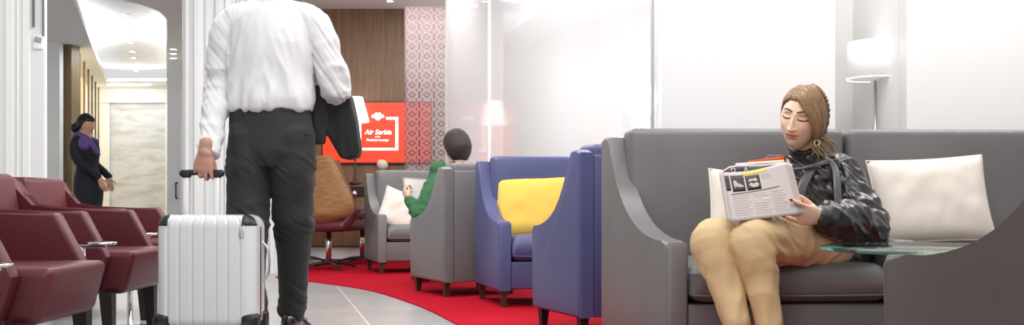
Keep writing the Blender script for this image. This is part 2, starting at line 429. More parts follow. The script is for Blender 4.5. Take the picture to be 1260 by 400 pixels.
def downlight(p, r, label, group, first=[None]):
    if first[0] is None:
        t = thing('ceiling_spotlight', label, 'spotlight', p, 0, group); first[0] = t
        bm = NB(); lathe(bm, [(.062,0),(.062,-.008),(.045,-.010),(.045,-.004),(.045,0)], n=20); obj('trim_ring', bm, M_white, t)
        bm = NB(); lathe(bm, [(.044,-.003),(.043,-.0065),(.001,-.0068)], n=20); obj('lens', bm, M_light, t)
        t.scale = (r,r,1); return t
    t = dup(first[0], p, 0, label, group); t.scale = (r,r,1); return t
names = ['nearest','second','third','fourth','fifth','sixth','seventh','last']
for k,(px,py) in enumerate(((154,18),(155.5,30),(158,41),(160.5,52),(163,63),(164.5,71),(166,80),(167,87))):
    z = Zt+.05; Y = (z-CZ)*F/(244-py); downlight(((px-630)*Y/F, Y, z), 1.0, 'round recessed ceiling spot, %s in the row towards the marble wall' % names[k], 'row of spots in the passage ceiling')
for k,py in enumerate((60,65.5,71)):
    z = Zs; Y = (z-CZ)*F/(244-py); downlight(((213.5-630)*Y/F, Y, z), 1.0, 'round spot above the white door, %s of three in the lower ceiling' % ('nearest','middle','farthest')[k], 'three spots in the ceiling edge by the door')
for k,(px,py) in enumerate(((480,.8),(597,1),(568,12))):
    z = 2.82; Y = (z-CZ)*F/(244-py); downlight(((px-630)*Y/F, Y, z), .8, ['round spot in the lounge ceiling above the wood wall','round spot in the lounge ceiling beside the glass partition','small round spot in the lounge ceiling behind the clear glass'][k], 'lounge ceiling spots')

# carpet with its curved edge
edge = [(-.02,4.55),(-.283,5.30),(-.57,6.20),(-1.02,7.25),(-1.47,7.88),(-1.80,8.22),(-2.02,8.5)]
ce = catmull([V(x,y,0) for x,y in edge], 8)
pts = [(p.x,p.y) for p in ce]+[(-2.04,10.9),(-.1,10.9),(pxX(640,9),9.2),(1.0,5.3),(3.5,5.3),(3.5,1.2),(.9,1.2),(.35,3.2)]
bm = NB(); prism(bm, pts, 'z', 0, .008)
tag(obj('carpet', bm, M_carpet, None, False), 'bright red carpet under the lounge armchairs with a curved edge along the grey tiles', 'carpet')

# ============================================================ FURNITURE
def side_outline(D, H, Az, zb, arm_flat=.12, wing=.1):
    """(y,z) outline of a wing side: front at y=-D"""
    pts = [(-D+.01, zb), (-D, Az-.03), (-D+.012, Az-.005), (-D+arm_flat*.6, Az)]
    y0, z0 = -D+arm_flat, Az; y1, z1 = -wing, H
    # concave sweep up to the wing top
    a = V(y0,z0,0); b = V(y0+(y1-y0)*.55, z0+(z1-z0)*.06, 0); c = V(y0+(y1-y0)*.80, z0+(z1-z0)*.42,0); d = V(y1,z1,0)
    for k in range(0,13):
        t = k/12; p = a*(1-t)**3+b*3*t*(1-t)**2+c*3*t*t*(1-t)+d*t**3; pts.append((p.x,p.y))
    pts += [(-wing*.5, H+.006),(0.0, H-.01),(0.0, zb)]
    return pts
def panel(bm, outline, x0, x1, taper, pivot, bev=.018):
    b2 = NB(); prism(b2, outline, 'x', x0, x1, bev, 4)
    R = Matrix.Translation(V(pivot,0,0)) @ Matrix.Rotation(taper,4,'Z') @ Matrix.Translation(V(-pivot,0,0))
    me = bpy.data.meshes.new('t'); 
    for v in b2.verts: v.co = R @ v.co
    b2.to_mesh(me); b2.free(); bm.from_mesh(me); bpy.data.meshes.remove(me)
def cushion_box(bm, x0f,x1f,x0b,x1b,y0,y1,z0,z1, puff=.02, bev=.035):
    """trapezoid cushion with puffed top: front width x0f..x1f, back width x0b..x1b"""
    nx, ny = 16, 14
    top, bot = [], []
    def prof(t, e):   # 1 in the middle, falls off at the edge
        return (1-abs(2*t-1)**e)
    def pos(i,j,top_):
        u, v = i/nx, j/ny
        xl = x0f+(x0b-x0f)*v; xr = x1f+(x1b-x1f)*v
        x = xl+(xr-xl)*u; y = y0+(y1-y0)*v
        h = (z1-z0)/2; k = min(1, prof(u,14))*min(1, prof(v,14))
        k = max(0,k)**.5
        z = (z0+z1)/2 + (h*(.55+.45*k) + puff*prof(u,2)*prof(v,2))*(1 if top_ else -1)*(1 if top_ else 1)
        if not top_: z = (z0+z1)/2 - h*(.55+.45*k)
        return (x,y,z)
    for t_ in (True, False):
        g = [[bm.verts.new(pos(i,j,t_)) for j in range(ny+1)] for i in range(nx+1)]
        for i in range(nx):
            for j in range(ny): bm.faces.new((g[i][j],g[i+1][j],g[i+1][j+1],g[i][j+1]) if t_ else (g[i][j],g[i][j+1],g[i+1][j+1],g[i+1][j]))
        (top if t_ else bot).append(g)
    g, h = top[0], bot[0]
    for i in range(nx):
        bm.faces.new((g[i+1][0],g[i][0],h[i][0],h[i+1][0])); bm.faces.new((g[i][ny],g[i+1][ny],h[i+1][ny],h[i][ny]))
    for j in range(ny):
        bm.faces.new((g[0][j],g[0][j+1],h[0][j+1],h[0][j])); bm.faces.new((g[nx][j+1],g[nx][j],h[nx][j],h[nx][j+1]))
def leg_mesh(bm, x, y, z, splay=.0, r=.024):
    b = bm; s = [(x-r,y-r),(x+r,y-r),(x+r,y+r),(x-r,y+r)]; k = .62
    A = [b.verts.new((p[0],p[1],z)) for p in s]
    B = [b.verts.new((x+splay*.3+(p[0]-x)*k, y+splay*.3+(p[1]-y)*k, 0)) for p in s]
    for i in range(4): b.faces.new((A[i],A[(i+1)%4],B[(i+1)%4],B[i]))
    b.faces.new(A); b.faces.new(B[::-1])
def armchair(name, label, cat, W_, D, H, leather, loc, rz, seats=1, Az=.53, zb=.10, taper=.12, seat_z=.44, group=None, legm=None, side_m=None, arm_flat=.12, rail_z=.28):
    t = thing(name, label, cat, loc, rz, group)
    th = .085; hw = W_/2; cd = D
    so = side_outline(D, H, Az, zb, arm_flat)
    for s in (-1,1):
        bm = NB()
        x0, x1 = (-hw, -hw+th) if s < 0 else (hw-th, hw)
        panel(bm, so, x0, x1, -s*taper*-1 if False else s*-taper, s*hw)
        o = obj('side_panel', bm, side_m or leather, t, True, 35)
    ti = math.tan(taper)
    inb = hw-th-.002; inf = inb-(D-.04)*ti
    n = seats; gap = .006
    midw = .09 if n == 2 else 0
    for k in range(n):
        a0, a1 = k/n, (k+1)/n
        def lerp(w, a): return -w+2*w*a
        lf, rf, lb, rb = lerp(inf,a0), lerp(inf,a1), lerp(inb,a0), lerp(inb,a1)
        if n == 2:
            if k == 0: rf -= midw/2
            else: lf += midw/2
        # backrest: slab leaning back, its own puff
        bm = NB()
        box(bm, lb+gap, rb-gap, -.20, -.035, zb+.10, H+.035, .03, 4)
        for v in bm.verts:
            z = v.co.z
            if v.co.y < -.1:
                v.co.y += -.05*(1-(z-zb)/(H-zb))
        bmesh.ops.subdivide_edges(bm, edges=[e for e in bm.edges if e.calc_length()>.2], cuts=9, use_grid_fill=True)
        cx = (lb+rb)/2; hwid = (rb-lb)/2
        for v in bm.verts:
            if v.co.y < -.12:
                q = max(0,1-((v.co.x-cx)/hwid)**4)*max(0, 1-((v.co.z-.68)/.36)**4); v.co.y -= .022*q
        obj('backrest', bm, leather, t, True, 50)
        bm = NB(); cushion_box(bm, lf+gap, rf-gap, lb+gap-.0, rb-gap+.0, -D-.0+.02, -.24, seat_z-.155, seat_z-.012, .022)
        sc = obj('seat_cushion', bm, leather, t, True, 60)
        bm = NB(); yb = -D+.021
        tube(bm, [(lf+gap+.01, yb-.003, seat_z-.125),( (lf+rf)/2, yb-.006, seat_z-.127),(rf-gap-.01, yb-.003, seat_z-.125)], [.004]*3, n=8); obj('piping', bm, leather, sc)
    bm = NB()
    prism(bm, [(-inf-.0,-D+.035),(inf,-D+.035),(inb,-.04),(-inb,-.04)], 'z', zb+.01, rail_z, .01); obj('seat_base', bm, leather, t, True, 40)
    if n == 2:
        bm = NB(); box(bm, -midw/2, midw/2, -D+.03, -.22, zb+.02, Az, .015); obj('middle_arm', bm, leather, t, True, 40)
    for sx in (-1,1):
        for y in (-D+.06, -.05):
            bm = NB(); x = sx*(hw-.045-(0.0 if y>-.1 else (D-.06)*ti)); leg_mesh(bm, x, y, zb+.012); obj('leg', bm, legm or M_brown_wood, t, False)
    # outer back board
    bm = NB(); box(bm, -hw+th, hw-th, -.034, -.006, zb, H-.02, .008); obj('back_board', bm, side_m or leather, t, True, 40)
    return t

CH = .008
# the sofa the woman sits on
sofa = armchair('sofa', 'wide grey leather two seat sofa with a woman reading on it', 'sofa', 2.06, .80, .935, M_grey_leather,
                (1.42,4.46,CH), math.radians(3), 2, Az=.515, taper=.17)
# next sofa wing, beyond the right end
armchair('armchair', 'grey leather armchair of which only the wing shows beyond the sofa end', 'armchair', .84, .74, .95, M_grey_leather, (pxX(1240,4.85)+.43,4.86,CH), math.radians(6), taper=.1)
# near armchair seen from outside: faces the passage
# violet chair seen from behind, and violet chair with yellow cushion
def chair_at_corner(corner, fwd, W_, flip=1, **k):
    """corner: outer back corner nearest us; fwd: facing direction; chair extends to the side"""
    f = Vector((*fwd,0)).normalized(); sidev = Vector((f.y,-f.x,0))*flip
    c = Vector((*corner,0))+sidev*W_/2
    rz = math.atan2(f.x, -f.y)       # local -Y looks along fwd
    return (c.x, c.y, CH), rz
loc, rz = chair_at_corner((.924+.62*.5,2.5-.62*.866), (-.5,.866), .60)
near = armchair('armchair', 'taupe leather armchair in the foreground corner with its outer side turned to us', 'armchair', .60, .62, .95, M_taupe_leather, loc, rz, taper=.0, Az=.535, arm_flat=.13)
loc, rz = chair_at_corner((.318,4.72), (-.39,.92), .66)
armchair('armchair', 'violet blue leather armchair seen from its side and back beside the sofa', 'armchair', .66, .56, .90, M_blue_leather, loc, rz, taper=.0, arm_flat=.07, legm=M_dark_wood)
armchair('armchair', 'violet blue leather armchair facing us with a yellow cushion on it', 'armchair', .72, .62, .915, M_blue_leather, (.105,6.74,CH), math.radians(8), taper=.14)
loc, rz = chair_at_corner((-.465,6.72), (-.47,.88), .58)
armchair('armchair', 'grey leather armchair seen from its back with the man in green sitting in it', 'armchair', .58, .60, .88, M_grey_leather, loc, rz, taper=.0, arm_flat=.07)
GC = (loc, rz)
armchair('armchair', 'grey leather armchair at the far end with a cream cushion, facing the man in green', 'armchair', .76, .62, .90, M_grey_leather, (-1.03,9.50,CH), math.radians(14), taper=.10)

# cushions
def pillow(name, label, cat, w, h, th, m, loc, rot, group, seed=0, pinch=.05):
    bm = NB(); n = 26
    fr, bk = [], []
    for s in (1,-1):
        g = []
        for i in range(n+1):
            row = []
            for j in range(n+1):
                u, v = 2*i/n-1, 2*j/n-1
                x = u*w/2*(1-pinch*(1-v*v)); z = v*h/2*(1-pinch*(1-u*u))
                e = max(0,(1-u**4))*max(0,(1-v**4)); d = th/2*e**.55
                d += .007*noise.noise(V(u*2.2+seed, v*2.2, s*3))*e + .006*noise.noise(V(u*5+seed, v*2-u*3, s))*e
                row.append(bm.verts.new((x, -s*d, z)))
            g.append(row)
        for i in range(n):
            for j in range(n): bm.faces.new((g[i][j],g[i+1][j],g[i+1][j+1],g[i][j+1]))
        (fr if s>0 else bk).append(g)
    bmesh.ops.remove_doubles(bm, verts=bm.verts, dist=1e-5)
    me_o = obj(name, bm, m); me_o.location = loc; me_o.rotation_euler = rot
    tag(me_o, label, cat, group)
    b2 = NB(); path = []
    for k in range(41):
        a = k/40*4; i = int(a)%4; f = a-int(a)
        c = [(-1,-1),(1,-1),(1,1),(-1,1)]; p = V(*c[i],0).lerp(V(*c[(i+1)%4],0), f)
        path.append(V(p.x*w/2*(1-pinch*(1-p.y**2)),0,p.y*h/2*(1-pinch*(1-p.x**2))))
    tube(b2, path, [.0035]*len(path), side=(0,1,0), n=6, sub=1, caps=False); obj('seam', b2, m, me_o)
    return me_o
pillow('cushion', 'yellow square cushion leaning on the violet blue armchair', 'cushion', .50, .42, .13, M_yellow, W(657,255,6.50)+V(0,0,.0), (math.radians(-14),math.radians(-1),math.radians(6)), 'scatter cushions', 1)
pillow('cushion', 'large cream cushion leaning on the empty sofa seat behind the glass table', 'cushion', .47, .36, .15, M_cream, W(1145,252,4.06)+V(0,0,.02), (math.radians(-16),math.radians(-3),math.radians(-2)), 'scatter cushions', 5)
pillow('cushion', 'cream cushion mostly hidden behind the magazine of the woman', 'cushion', .30, .30, .11, M_cream, W(918,256,3.93), (math.radians(-14),math.radians(4),math.radians(8)), 'scatter cushions', 9)
pillow('cushion', 'cream cushion tilted in the far grey armchair next to the man in green', 'cushion', .36, .36, .12, M_cream, W(492,259,9.02), (math.radians(-12),math.radians(20),math.radians(18)), 'scatter cushions', 12)

# glass table beside the sofa
tc = W(1153,306,3.2)
t = thing('side_table', 'round green edged glass side table between the sofa and the foreground armchair', 'table', (tc.x,tc.y,CH))
bm = NB(); lathe(bm, [(.001,tc.z-CH-.006),(.359,tc.z-CH-.006),(.365,tc.z-CH-.003),(.365,tc.z-CH+.003),(.359,tc.z-CH+.006),(.001,tc.z-CH+.006)], n=72); obj('glass_top', bm, M_glassgreen, t, True, 30)
bm = NB(); lathe(bm, [(.028,.012),(.028,tc.z-CH-.022)], n=24); o = obj('pedestal', bm, M_steel, t, True, 30); o.location = (-.09,0,0)
bm = NB(); lathe(bm, [(.06,tc.z-CH-.021),(.06,tc.z-CH-.0065)], n=28); o = obj('top_plate', bm, M_steel, t, True, 30); o.location = (-.09,0,0)
bm = NB(); lathe(bm, [(.19,0),(.19,.006),(.17,.012),(.03,.0125)], n=40); o = obj('base', bm, M_steel, t, True, 30); o.location = (-.09,0,0)

# burgundy waiting chairs: face +X
def red_chair(label, loc, rz=0):
    t = thing('waiting_chair', label, 'chair', loc, rz, 'row of burgundy chairs')
    # local: faces +X. front edge x=0, width along y (-w..0), back at x=-.85
    w = .62; L = .78
    # side arms: outline in (x,z)
    out = [(-.06,.27),(.00,.43),(-.11,.60),(-.125,.625),(-.55,.628)]
    out += [(-.62,.66),(-.66,.72),(-.70,.80),(-.76,.83),(-.82,.82),(-.80,.27)]
    out = [(-.05,.255),(.004,.42),(-.10,.615),(-.112,.623),(-.50,.618),(-.60,.635),(-.65,.69),(-.69,.775),(-.72,.785),(-.80,.785),(-.79,.255)]
    for y0 in (-w, -.07):
        bm = NB(); prism(bm, out, 'y', y0, y0+.07, .014, 4); obj('side_panel', bm, M_red_leather, t, True, 35)
    bm = NB(); box(bm, -.60,.105,-w+.075,-.075,.25,.445,.03,4)
    for v in bm.verts:
        if v.co.x > 0: v.co.x -= .05*(1-(v.co.z-.25)/.195)
    obj('seat', bm, M_red_leather, t, True, 50)
    bm = NB(); box(bm, -.79,-.58,-w+.072,-.072,.26,.80,.03,4)
    for v in bm.verts:
        if v.co.x > -.7: v.co.x -= .09*max(0,(v.co.z-.4)/.4)
    obj('backrest', bm, M_red_leather, t, True, 50)
    for x,y in ((-.01,-w+.05),(-.01,-.05),(-.74,-w+.05),(-.74,-.05)):
        bm = NB(); leg_mesh(bm, x, y, .262, .03, .028); obj('leg', bm, M_dark_wood, t, False)
    return t
rc = red_chair('burgundy leather waiting chair, the nearest one, cut by the frame', (-1.645,3.88,0))
dup(rc, (-1.79,5.0,0), 0, 'burgundy leather waiting chair, the middle one of the row beside the suitcase')
dup(rc, (-2.05,6.12,0), 0, 'burgundy leather waiting chair, the farthest of the row, partly behind the suitcase')
# disc tables on chrome pedestals between the chairs
def tray(label, loc):
    t = thing('tray_table', label, 'table', loc, 0, 'small tray tables between the burgundy chairs')
    bm = NB(); lathe(bm, [(.001,.487),(.050,.487),(.054,.490),(.054,.497),(.050,.500),(.001,.500)], n=36); obj('tray_top', bm, M_black_gloss, t, True, 30)
    bm = NB(); lathe(bm, [(.055,.488),(.058,.490),(.058,.497),(.055,.499)], n=36); obj('rim', bm, M_chrome, t)
    bm = NB(); lathe(bm, [(.014,.013),(.014,.478)], (-.085,0,0), n=18); box(bm, -.10, .02, -.012,.012,.474,.4865,.003); obj('pole', bm, M_chrome, t)
    bm = NB(); lathe(bm, [(.12,0),(.12,.008),(.02,.0135)], (-.085,0,0), n=30); obj('base', bm, M_chrome, t)
    return t
tr = tray('small round black tray on a chrome pole beside the nearest burgundy chair', (-1.615,3.10,-.022))
dup(tr, (-1.70,4.13,0), 0, 'small round black tray between the nearest and the middle burgundy chair')
dup(tr, (-1.91,5.20,0), 0, 'small round black tray between the middle and the farthest burgundy chair')

# swivel chairs with a wooden shell
def swivel(label, loc, rz):
    t = thing('swivel_chair', label, 'chair', loc, rz, 'wooden shell swivel chairs'); 
    # shell: local front -Y, we see the back (+Y). grid bent around the sitter
    def shell(off, name, m, x=1.0, zc=(0,1)):
        bm = NB(); nu, nv = 22, 26; g = []
        for i in range(nu+1):
            row = []
            for j in range(nv+1):
                u = 2*i/nu-1; v = zc[0]+(zc[1]-zc[0])*j/nv
                z = .36+.70*v
                hw = (.17+.14*math.sin(min(1,v*2.3)*math.pi/2)) * (1-.56*max(0,(v-.30)/.70)**1.2)*x
                # outline of the lower part narrows to a rounded foot
                hw *= math.sqrt(max(.02,1-(max(0,.22-v)/.22)**2))
                y = .24-.05*v+(.13*v*v) - .17*u*u*(1-.5*v) - (.22*(max(0,.25-v)/.25)**1.5)
                row.append(bm.verts.new((u*hw, y-off, z)))
            g.append(row)
        for i in range(nu):
            for j in range(nv): bm.faces.new((g[i][j],g[i+1][j],g[i+1][j+1],g[i][j+1]))
        bmesh.ops.recalc_face_normals(bm, faces=bm.faces)
        r = bmesh.ops.solidify(bm, geom=bm.faces[:], thickness=.012)
        return obj(name, bm, m, t, True, 40)
    shell(0, 'wooden_shell', M_shellwood)
    shell(.022, 'back_padding', M_red_leather, .93)
    bm = NB(); cushion_box(bm, -.27,.27,-.22,.22,-.30,.16,.36,.46,.03); obj('seat', bm, M_red_leather, t)
    for s in (-1,1):
        bm = NB(); tube(bm, [(s*.22,.12,.42),(s*.27,.02,.50),(s*.28,-.12,.54),(s*.25,-.25,.50)], [(.045,.014)]*4, side=(0,0,1), n=12); obj('armrest', bm, M_red_leather, t)
    bm = NB(); cyl(bm, (0,-.05,.06),(0,-.05,.37),.026); obj('column', bm, M_chrome, t)
    for k in range(4):
        a = math.pi/4+k*math.pi/2; bm = NB()
        tube(bm, [(0,-.05,.065),(.16*math.cos(a),-.05+.16*math.sin(a),.05),(.28*math.cos(a),-.05+.28*math.sin(a),.018)], [(.022,.016),(.018,.012),(.014,.01)], n=10); obj('base_arm', bm, M_black, t)
    return t
sw = swivel('swivel chair with a curved walnut shell seen from behind, beside the walking man', W(407,333,9.36)*1+V(0,0,0), math.radians(205))
sw.location.z = CH; sw.location.x = pxX(403,9.4); sw.rotation_euler.z = math.radians(170)
dup(sw, (pxX(440,10.25),10.25,CH), math.radians(110), 'burgundy swivel chair partly hidden behind the walnut shell chair')
dup(sw, (pxX(370,10.4),10.4,CH), math.radians(-120), 'burgundy swivel chair mostly hidden behind the legs of the walking man')

# cabinet with knobs along the wood wall
t = thing('low_cabinet', 'low walnut cabinet with metal knobs along the wood wall below the red screen', 'cabinet', (pxX(440,10.9),10.98,CH))
bm = NB(); box(bm, -.9,.75,-.0,.23,.13,.83,.004); obj('body', bm, M_wallwood, t, False)
bm = NB(); box(bm, -.88,.73,.03,.2,0,.13,.004); obj('plinth', bm, M_white, t, False)
for x0,x1 in ((-.89,-.35),(-.34,.2),(.21,.74)):
    bm = NB(); box(bm, x0,x1,-.02,-.001,.15,.66,.003); d = obj('door', bm, M_wallwood, t, False)
    bm = NB(); ball(bm, ((x0+x1)/2+.03,-.06,.72),.038,16); cyl(bm, ((x0+x1)/2+.03,-.03,.72),((x0+x1)/2+.03,-.0,.72),.014); obj('knob', bm, M_chrome, t)
    bm = NB(); box(bm, x0,x1,-.004,-.0005,.685,.80,.002); obj('painted_gap_shade', bm, M_dark_wood, t, False)  # flat dark strip, painted in for the shade of a gap
cabtop = .83+CH
# ornament on the cabinet
p = W(470,200,11.05)
t = thing('table_ornament', 'small pale head shaped ornament on a brown stem standing on the walnut cabinet', 'ornament', (p.x,11.08,cabtop))
bm = NB(); lathe(bm, [(.05,0),(.05,.012),(.022,.03),(.018,.10),(.03,.15),(.026,.165),(.001,.167)], n=20); obj('stem', bm, mat('ornament_brown', (.35,.25,.2), .4), t)
bm = NB(); ball(bm, (0,0,.215), (.062,.055,.058), 20); ball(bm, (.035,0,.2), (.03,.03,.028), 12); ball(bm, (-.02,0,.25), (.03,.03,.022), 12)
o = link('head', fuse(bm, .006, 3), mat('ornament_cream', (.75,.68,.6), .4), t)
# table lamp
p = W(440,148,10.9)
t = thing('table_lamp', 'white cone shaded table lamp in front of the red screen behind the jacket', 'lamp', (pxX(437,11.03),11.025,cabtop))
bm = NB(); lathe(bm, [(.085,0),(.085,.012),(.02,.03),(.012,.08),(.012,.68),(.001,.69)], n=22); obj('base', bm, M_brown_wood, t)
bm = NB(); zs = .685
lathe(bm, [(.155,zs),(.158,zs+.006),(.085,zs+.275),(.080,zs+.28),(.001,zs+.28)], n=32); obj('lamp_shade', bm, M_lampshade, t)

# red screen
sc0, sc1 = W(397,200,11.20), W(530,126,11.20)
t = thing('display_screen', 'red lit screen with a white square logo reading Air Serbia on the wood wall', 'screen', (0,0,0))
bm = NB(); box(bm, sc0.x,sc1.x,11.205,11.249,sc0.z,sc1.z,.004); obj('screen_panel', bm, M_redscreen, t, False)
bm = NB(); box(bm, sc0.x-.012,sc1.x+.012,11.215,11.2495,sc0.z-.02,sc1.z+.012,.003); obj('frame', bm, M_black, t, False)
def PX(px,py): 
    q = W(px,py,11.20); return q.x, q.z
bm = NB()
def strip(x0,y0,x1,y1):
    a = PX(x0,y0); b = PX(x1,y1); box(bm, a[0],b[0],11.199,11.2045,b[1],a[1])
strip(441,182,490,185); strip(441,144,444.4,182); strip(486.6,147.2,490,182); strip(475,144,490,147.2)
obj('logo_frame', bm, M_scr_white, t, False)
bm = NB(); cx, cz_ = PX(465,144)
def disc(bm, c, rx, rz_, y=11.2035, th=.004, n=20):
    prism(bm, [(c[0]+rx*math.cos(2*math.pi*k/n), c[1]+rz_*math.sin(2*math.pi*k/n)) for k in range(n)], 'y', y-th, y)
for dx,dz,rx,rz_ in ((-.040,.008,.034,.020),(.040,.008,.034,.020),(-.018,.026,.020,.024),(.018,.026,.020,.024),(0,-.012,.030,.026),(0,.01,.04,.02)):
    disc(bm, (cx+dx,cz_+dz), rx, rz_)
obj('emblem', bm, M_scr_white, t, False)
def text(body, name, loc, size, m, parent=None, rot=(math.radians(90),0,0), ext=.001, sx=1, off=0, shear=0):
    cu = bpy.data.curves.new(name, 'FONT'); cu.body = body; cu.size = size; cu.align_x = 'CENTER'; cu.align_y = 'CENTER'; cu.extrude = ext; cu.offset = off; cu.shear = shear
    o = bpy.data.objects.new('tmp', cu); C.objects.link(o)
    me = bpy.data.meshes.new_from_object(o.evaluated_get(bpy.context.evaluated_depsgraph_get())); bpy.data.objects.remove(o)
    ob = link(name, me, m, parent, False); ob.location = loc; ob.rotation_euler = rot; ob.scale = (sx,1,1); return ob
a = PX(465,162.8); text('Air Serbia', 'logo_text', (a[0],11.202,a[1]), .075, M_scr_white, t, off=.0012, shear=.25)
a = PX(464.5,168.2); text('new', 'small_text', (a[0],11.202,a[1]), .030, M_scr_white, t, off=.001)
a = PX(464.5,172.3); text('Premium Lounge', 'small_text', (a[0],11.202,a[1]), .036, M_scr_white, t, off=.0008)

# floor lamp in the recess
lp = W(1077,100,5.75)
t = thing('floor_lamp', 'white drum shaded floor lamp standing in the white recess behind the sofa', 'lamp', (lp.x,5.75,0))
bm = NB(); lathe(bm, [(.13,0),(.13,.012),(.012,.022)], n=28); obj('base', bm, M_steel, t)
bm = NB(); cyl(bm, (0,0,.015),(0,0,1.36),.009,n=12); obj('pole', bm, M_steel, t)
bm = NB(); z0, z1 = CZ+(244-97)*5.75/F, CZ+(244-52)*5.75/F
lathe(bm, [(.155,z0),(.160,z0),(.152,z1),(.147,z1),(.148,z1-.003),(.155,z0+.003)], n=40); lathe(bm, [(.152,z1-.012),(.152,z1-.008),(.001,z1-.008)], n=40); obj('lamp_shade', bm, mat('linen_shade', (.86,.85,.83), .8, emis=(1,.98,.96), estr=.25), t)
bm = NB(); r = .157; tube(bm, [V(r*math.cos(a*math.pi/12), r*math.sin(a*math.pi/12), z0) for a in range(25)], [.004]*25, n=6, sub=1, caps=False); obj('shade_rim', bm, M_lampshade, t)
# globe lamp behind the glass
gp = W(786,122,7.2)
t = thing('globe_lamp', 'blindingly bright white globe lamp shining through the glass partition beside the sofa', 'lamp', (gp.x,gp.y,0))
bm = NB(); ball(bm, (0,0,gp.z), .13, 32); obj('globe', bm, M_bulb, t)
bm = NB(); cyl(bm, (0,0,.02),(0,0,gp.z-.12),.011,n=12); obj('pole', bm, M_steel, t)
bm = NB(); lathe(bm, [(.14,0),(.14,.012),(.012,.022)], n=28); obj('base', bm, M_steel, t)
# ============================================================ SUITCASE
def rrect(hw, hd, R, n=8):
    pts = []
    for cx, cy, a0 in ((hw-R,hd-R,0),(-hw+R,hd-R,90),(-hw+R,-hd+R,180),(hw-R,-hd+R,270)):
        for k in range(n+1):
            a = math.radians(a0+90*k/n); pts.append((cx+R*math.cos(a), cy+R*math.sin(a)))
    out = []
    for i,p in enumerate(pts):   # densify the flats for the ribs
        q = pts[(i+1)%len(pts)]; L = math.dist(p,q); m = max(1,int(L/.0025)) if L > .02 else 1
        for k in range(m): out.append((p[0]+(q[0]-p[0])*k/m, p[1]+(q[1]-p[1])*k/m))
    return out
def build_suitcase():
    sx, sy = -1.239, 4.115
    t = thing('suitcase', 'silver white hard shell suitcase with black corners held by the walking man', 'suitcase', (sx,sy,0))
    hw, hd, z0, z1 = .200, .105, .165, .612
    base = rrect(hw, hd, .045); bm = NB(); rings = []
    grooves = [-.150,-.105,-.052,-.006,.046,.092,.142]
    rz_ = .05
    zs = [z0, z0+.004, z0+.012, z0+.03] + [z1-rz_+rz_*math.sin(math.pi/2*k/8) for k in range(9)]
    for z in zs:
        ins = 0
        if z > z1-rz_: ins = rz_-math.sqrt(max(0,rz_**2-(z-(z1-rz_))**2))
        if z < z0+.012: ins = (z0+.012-z)*.8
        ring = []
        for x,y in base:
            k = 1-ins/hw; kd = 1-ins/hd
            xx, yy = x*k, y*kd
            if abs(abs(y)-hd) < .002:
                for gx in grooves:
                    d = abs(x-gx)
                    if d < .006: yy *= 1-.045*(1-(d/.006)**2)
            ring.append(bm.verts.new((xx,yy,z)))
        rings.append(ring)
    n = len(base)
    for A,B in zip(rings,rings[1:]):
        for j in range(n): bm.faces.new((A[j],A[(j+1)%n],B[(j+1)%n],B[j]))
    bm.faces.new(rings[0][::-1]); bm.faces.new(rings[-1])
    sh = obj('shell', bm, M_shell, t, True, 50)
    bm = NB(); box(bm, -hw+.012,hw-.012,-hd+.01,hd-.01,.125,.166,.01); obj('lower_frame', bm, mat('dark_grey_plastic', (.09,.09,.095), .4), t, True, 40)
    # zip seam around the sides
    bm = NB()
    for s in (-1,1): box(bm, s*(hw-.001)-.003, s*(hw-.001)+.003, -.009,.009, z0+.02, z1-.05, .003)
    obj('zip_band', bm, M_black, t)
    for s in (-1,1):
        for yy in (-1,1):
            bm = NB(); box(bm, s*(hw-.022)-.034, s*(hw-.022)+.034, yy*(hd-.034)-.042, yy*(hd-.034)+.042, .095, .212, .02, 4)
            g = obj('wheel_housing', bm, M_black, t, True, 50)
            bm = NB(); w = .016
            cyl(bm, (s*(hw-.03)-w, yy*(hd-.03), .052),(s*(hw-.03)+w, yy*(hd-.03), .052), .050, n=28)
            wh = obj('wheel', bm, M_black, t, True, 40)
            bm = NB(); cyl(bm, (s*(hw-.03)-.019, yy*(hd-.03), .052),(s*(hw-.03)+.019, yy*(hd-.03), .052), .018, n=20); obj('hub', bm, M_chrome, wh, True, 40)
            bm = NB(); c = V(s*(hw-.03), yy*(hd+.011), .165); cyl(bm, c-V(0,yy*.008,0), c+V(0,yy*.004,0), .021, n=24); obj('housing_cap', bm, mat('soft_black', (.03,.03,.032), .25), g, True, 40)
    # upper corner guards follow the shell
    for s in (-1,1):
        for yy in (-1,1):
            bm = NB(); R = .047
            cx, cy, cz_ = s*(hw-.05), yy*(hd-.047), z1-.05
            nu, nv = 12, 10; g = []
            for i in range(nu+1):
                row = []
                for j in range(nv+1):
                    a = math.pi/2*i/nu; b = math.radians(8)+math.radians(68)*j/nv
                    rx, ry, rzz = .053,.050,.0535
                    row.append(bm.verts.new((cx+s*rx*math.cos(a)*math.cos(b), cy+yy*ry*math.sin(a)*math.cos(b), cz_+rzz*math.sin(b))))
                g.append(row)
            for i in range(nu):
                for j in range(nv): bm.faces.new((g[i][j],g[i+1][j],g[i+1][j+1],g[i][j+1]))
            bmesh.ops.recalc_face_normals(bm, faces=bm.faces); bmesh.ops.solidify(bm, geom=bm.faces[:], thickness=.004)
            obj('corner_guard', bm, M_black, t)
    # telescopic handle at the far face
    y = .125
    for x in (-.147,-.017):
        bm = NB(); box(bm, x-.0125, x+.0125, y-.009, y+.009, .46, .775, .004); obj('handle_tube', bm, M_alu, t)
        bm = NB(); box(bm, x-.0185, x+.0185, y-.014, y+.015, .55, .605, .006); obj('tube_collar', bm, M_black, t)
    bm = NB(); tube(bm, [(-.163,y,.786),(-.12,y,.790),(-.082,y,.791),(-.044,y,.790),(.0,y,.786)], [(.0145,.016),(.011,.013),(.011,.013),(.011,.013),(.0145,.016)], n=16); obj('grip', bm, M_black, t)
    bm = NB()
    bm.free()
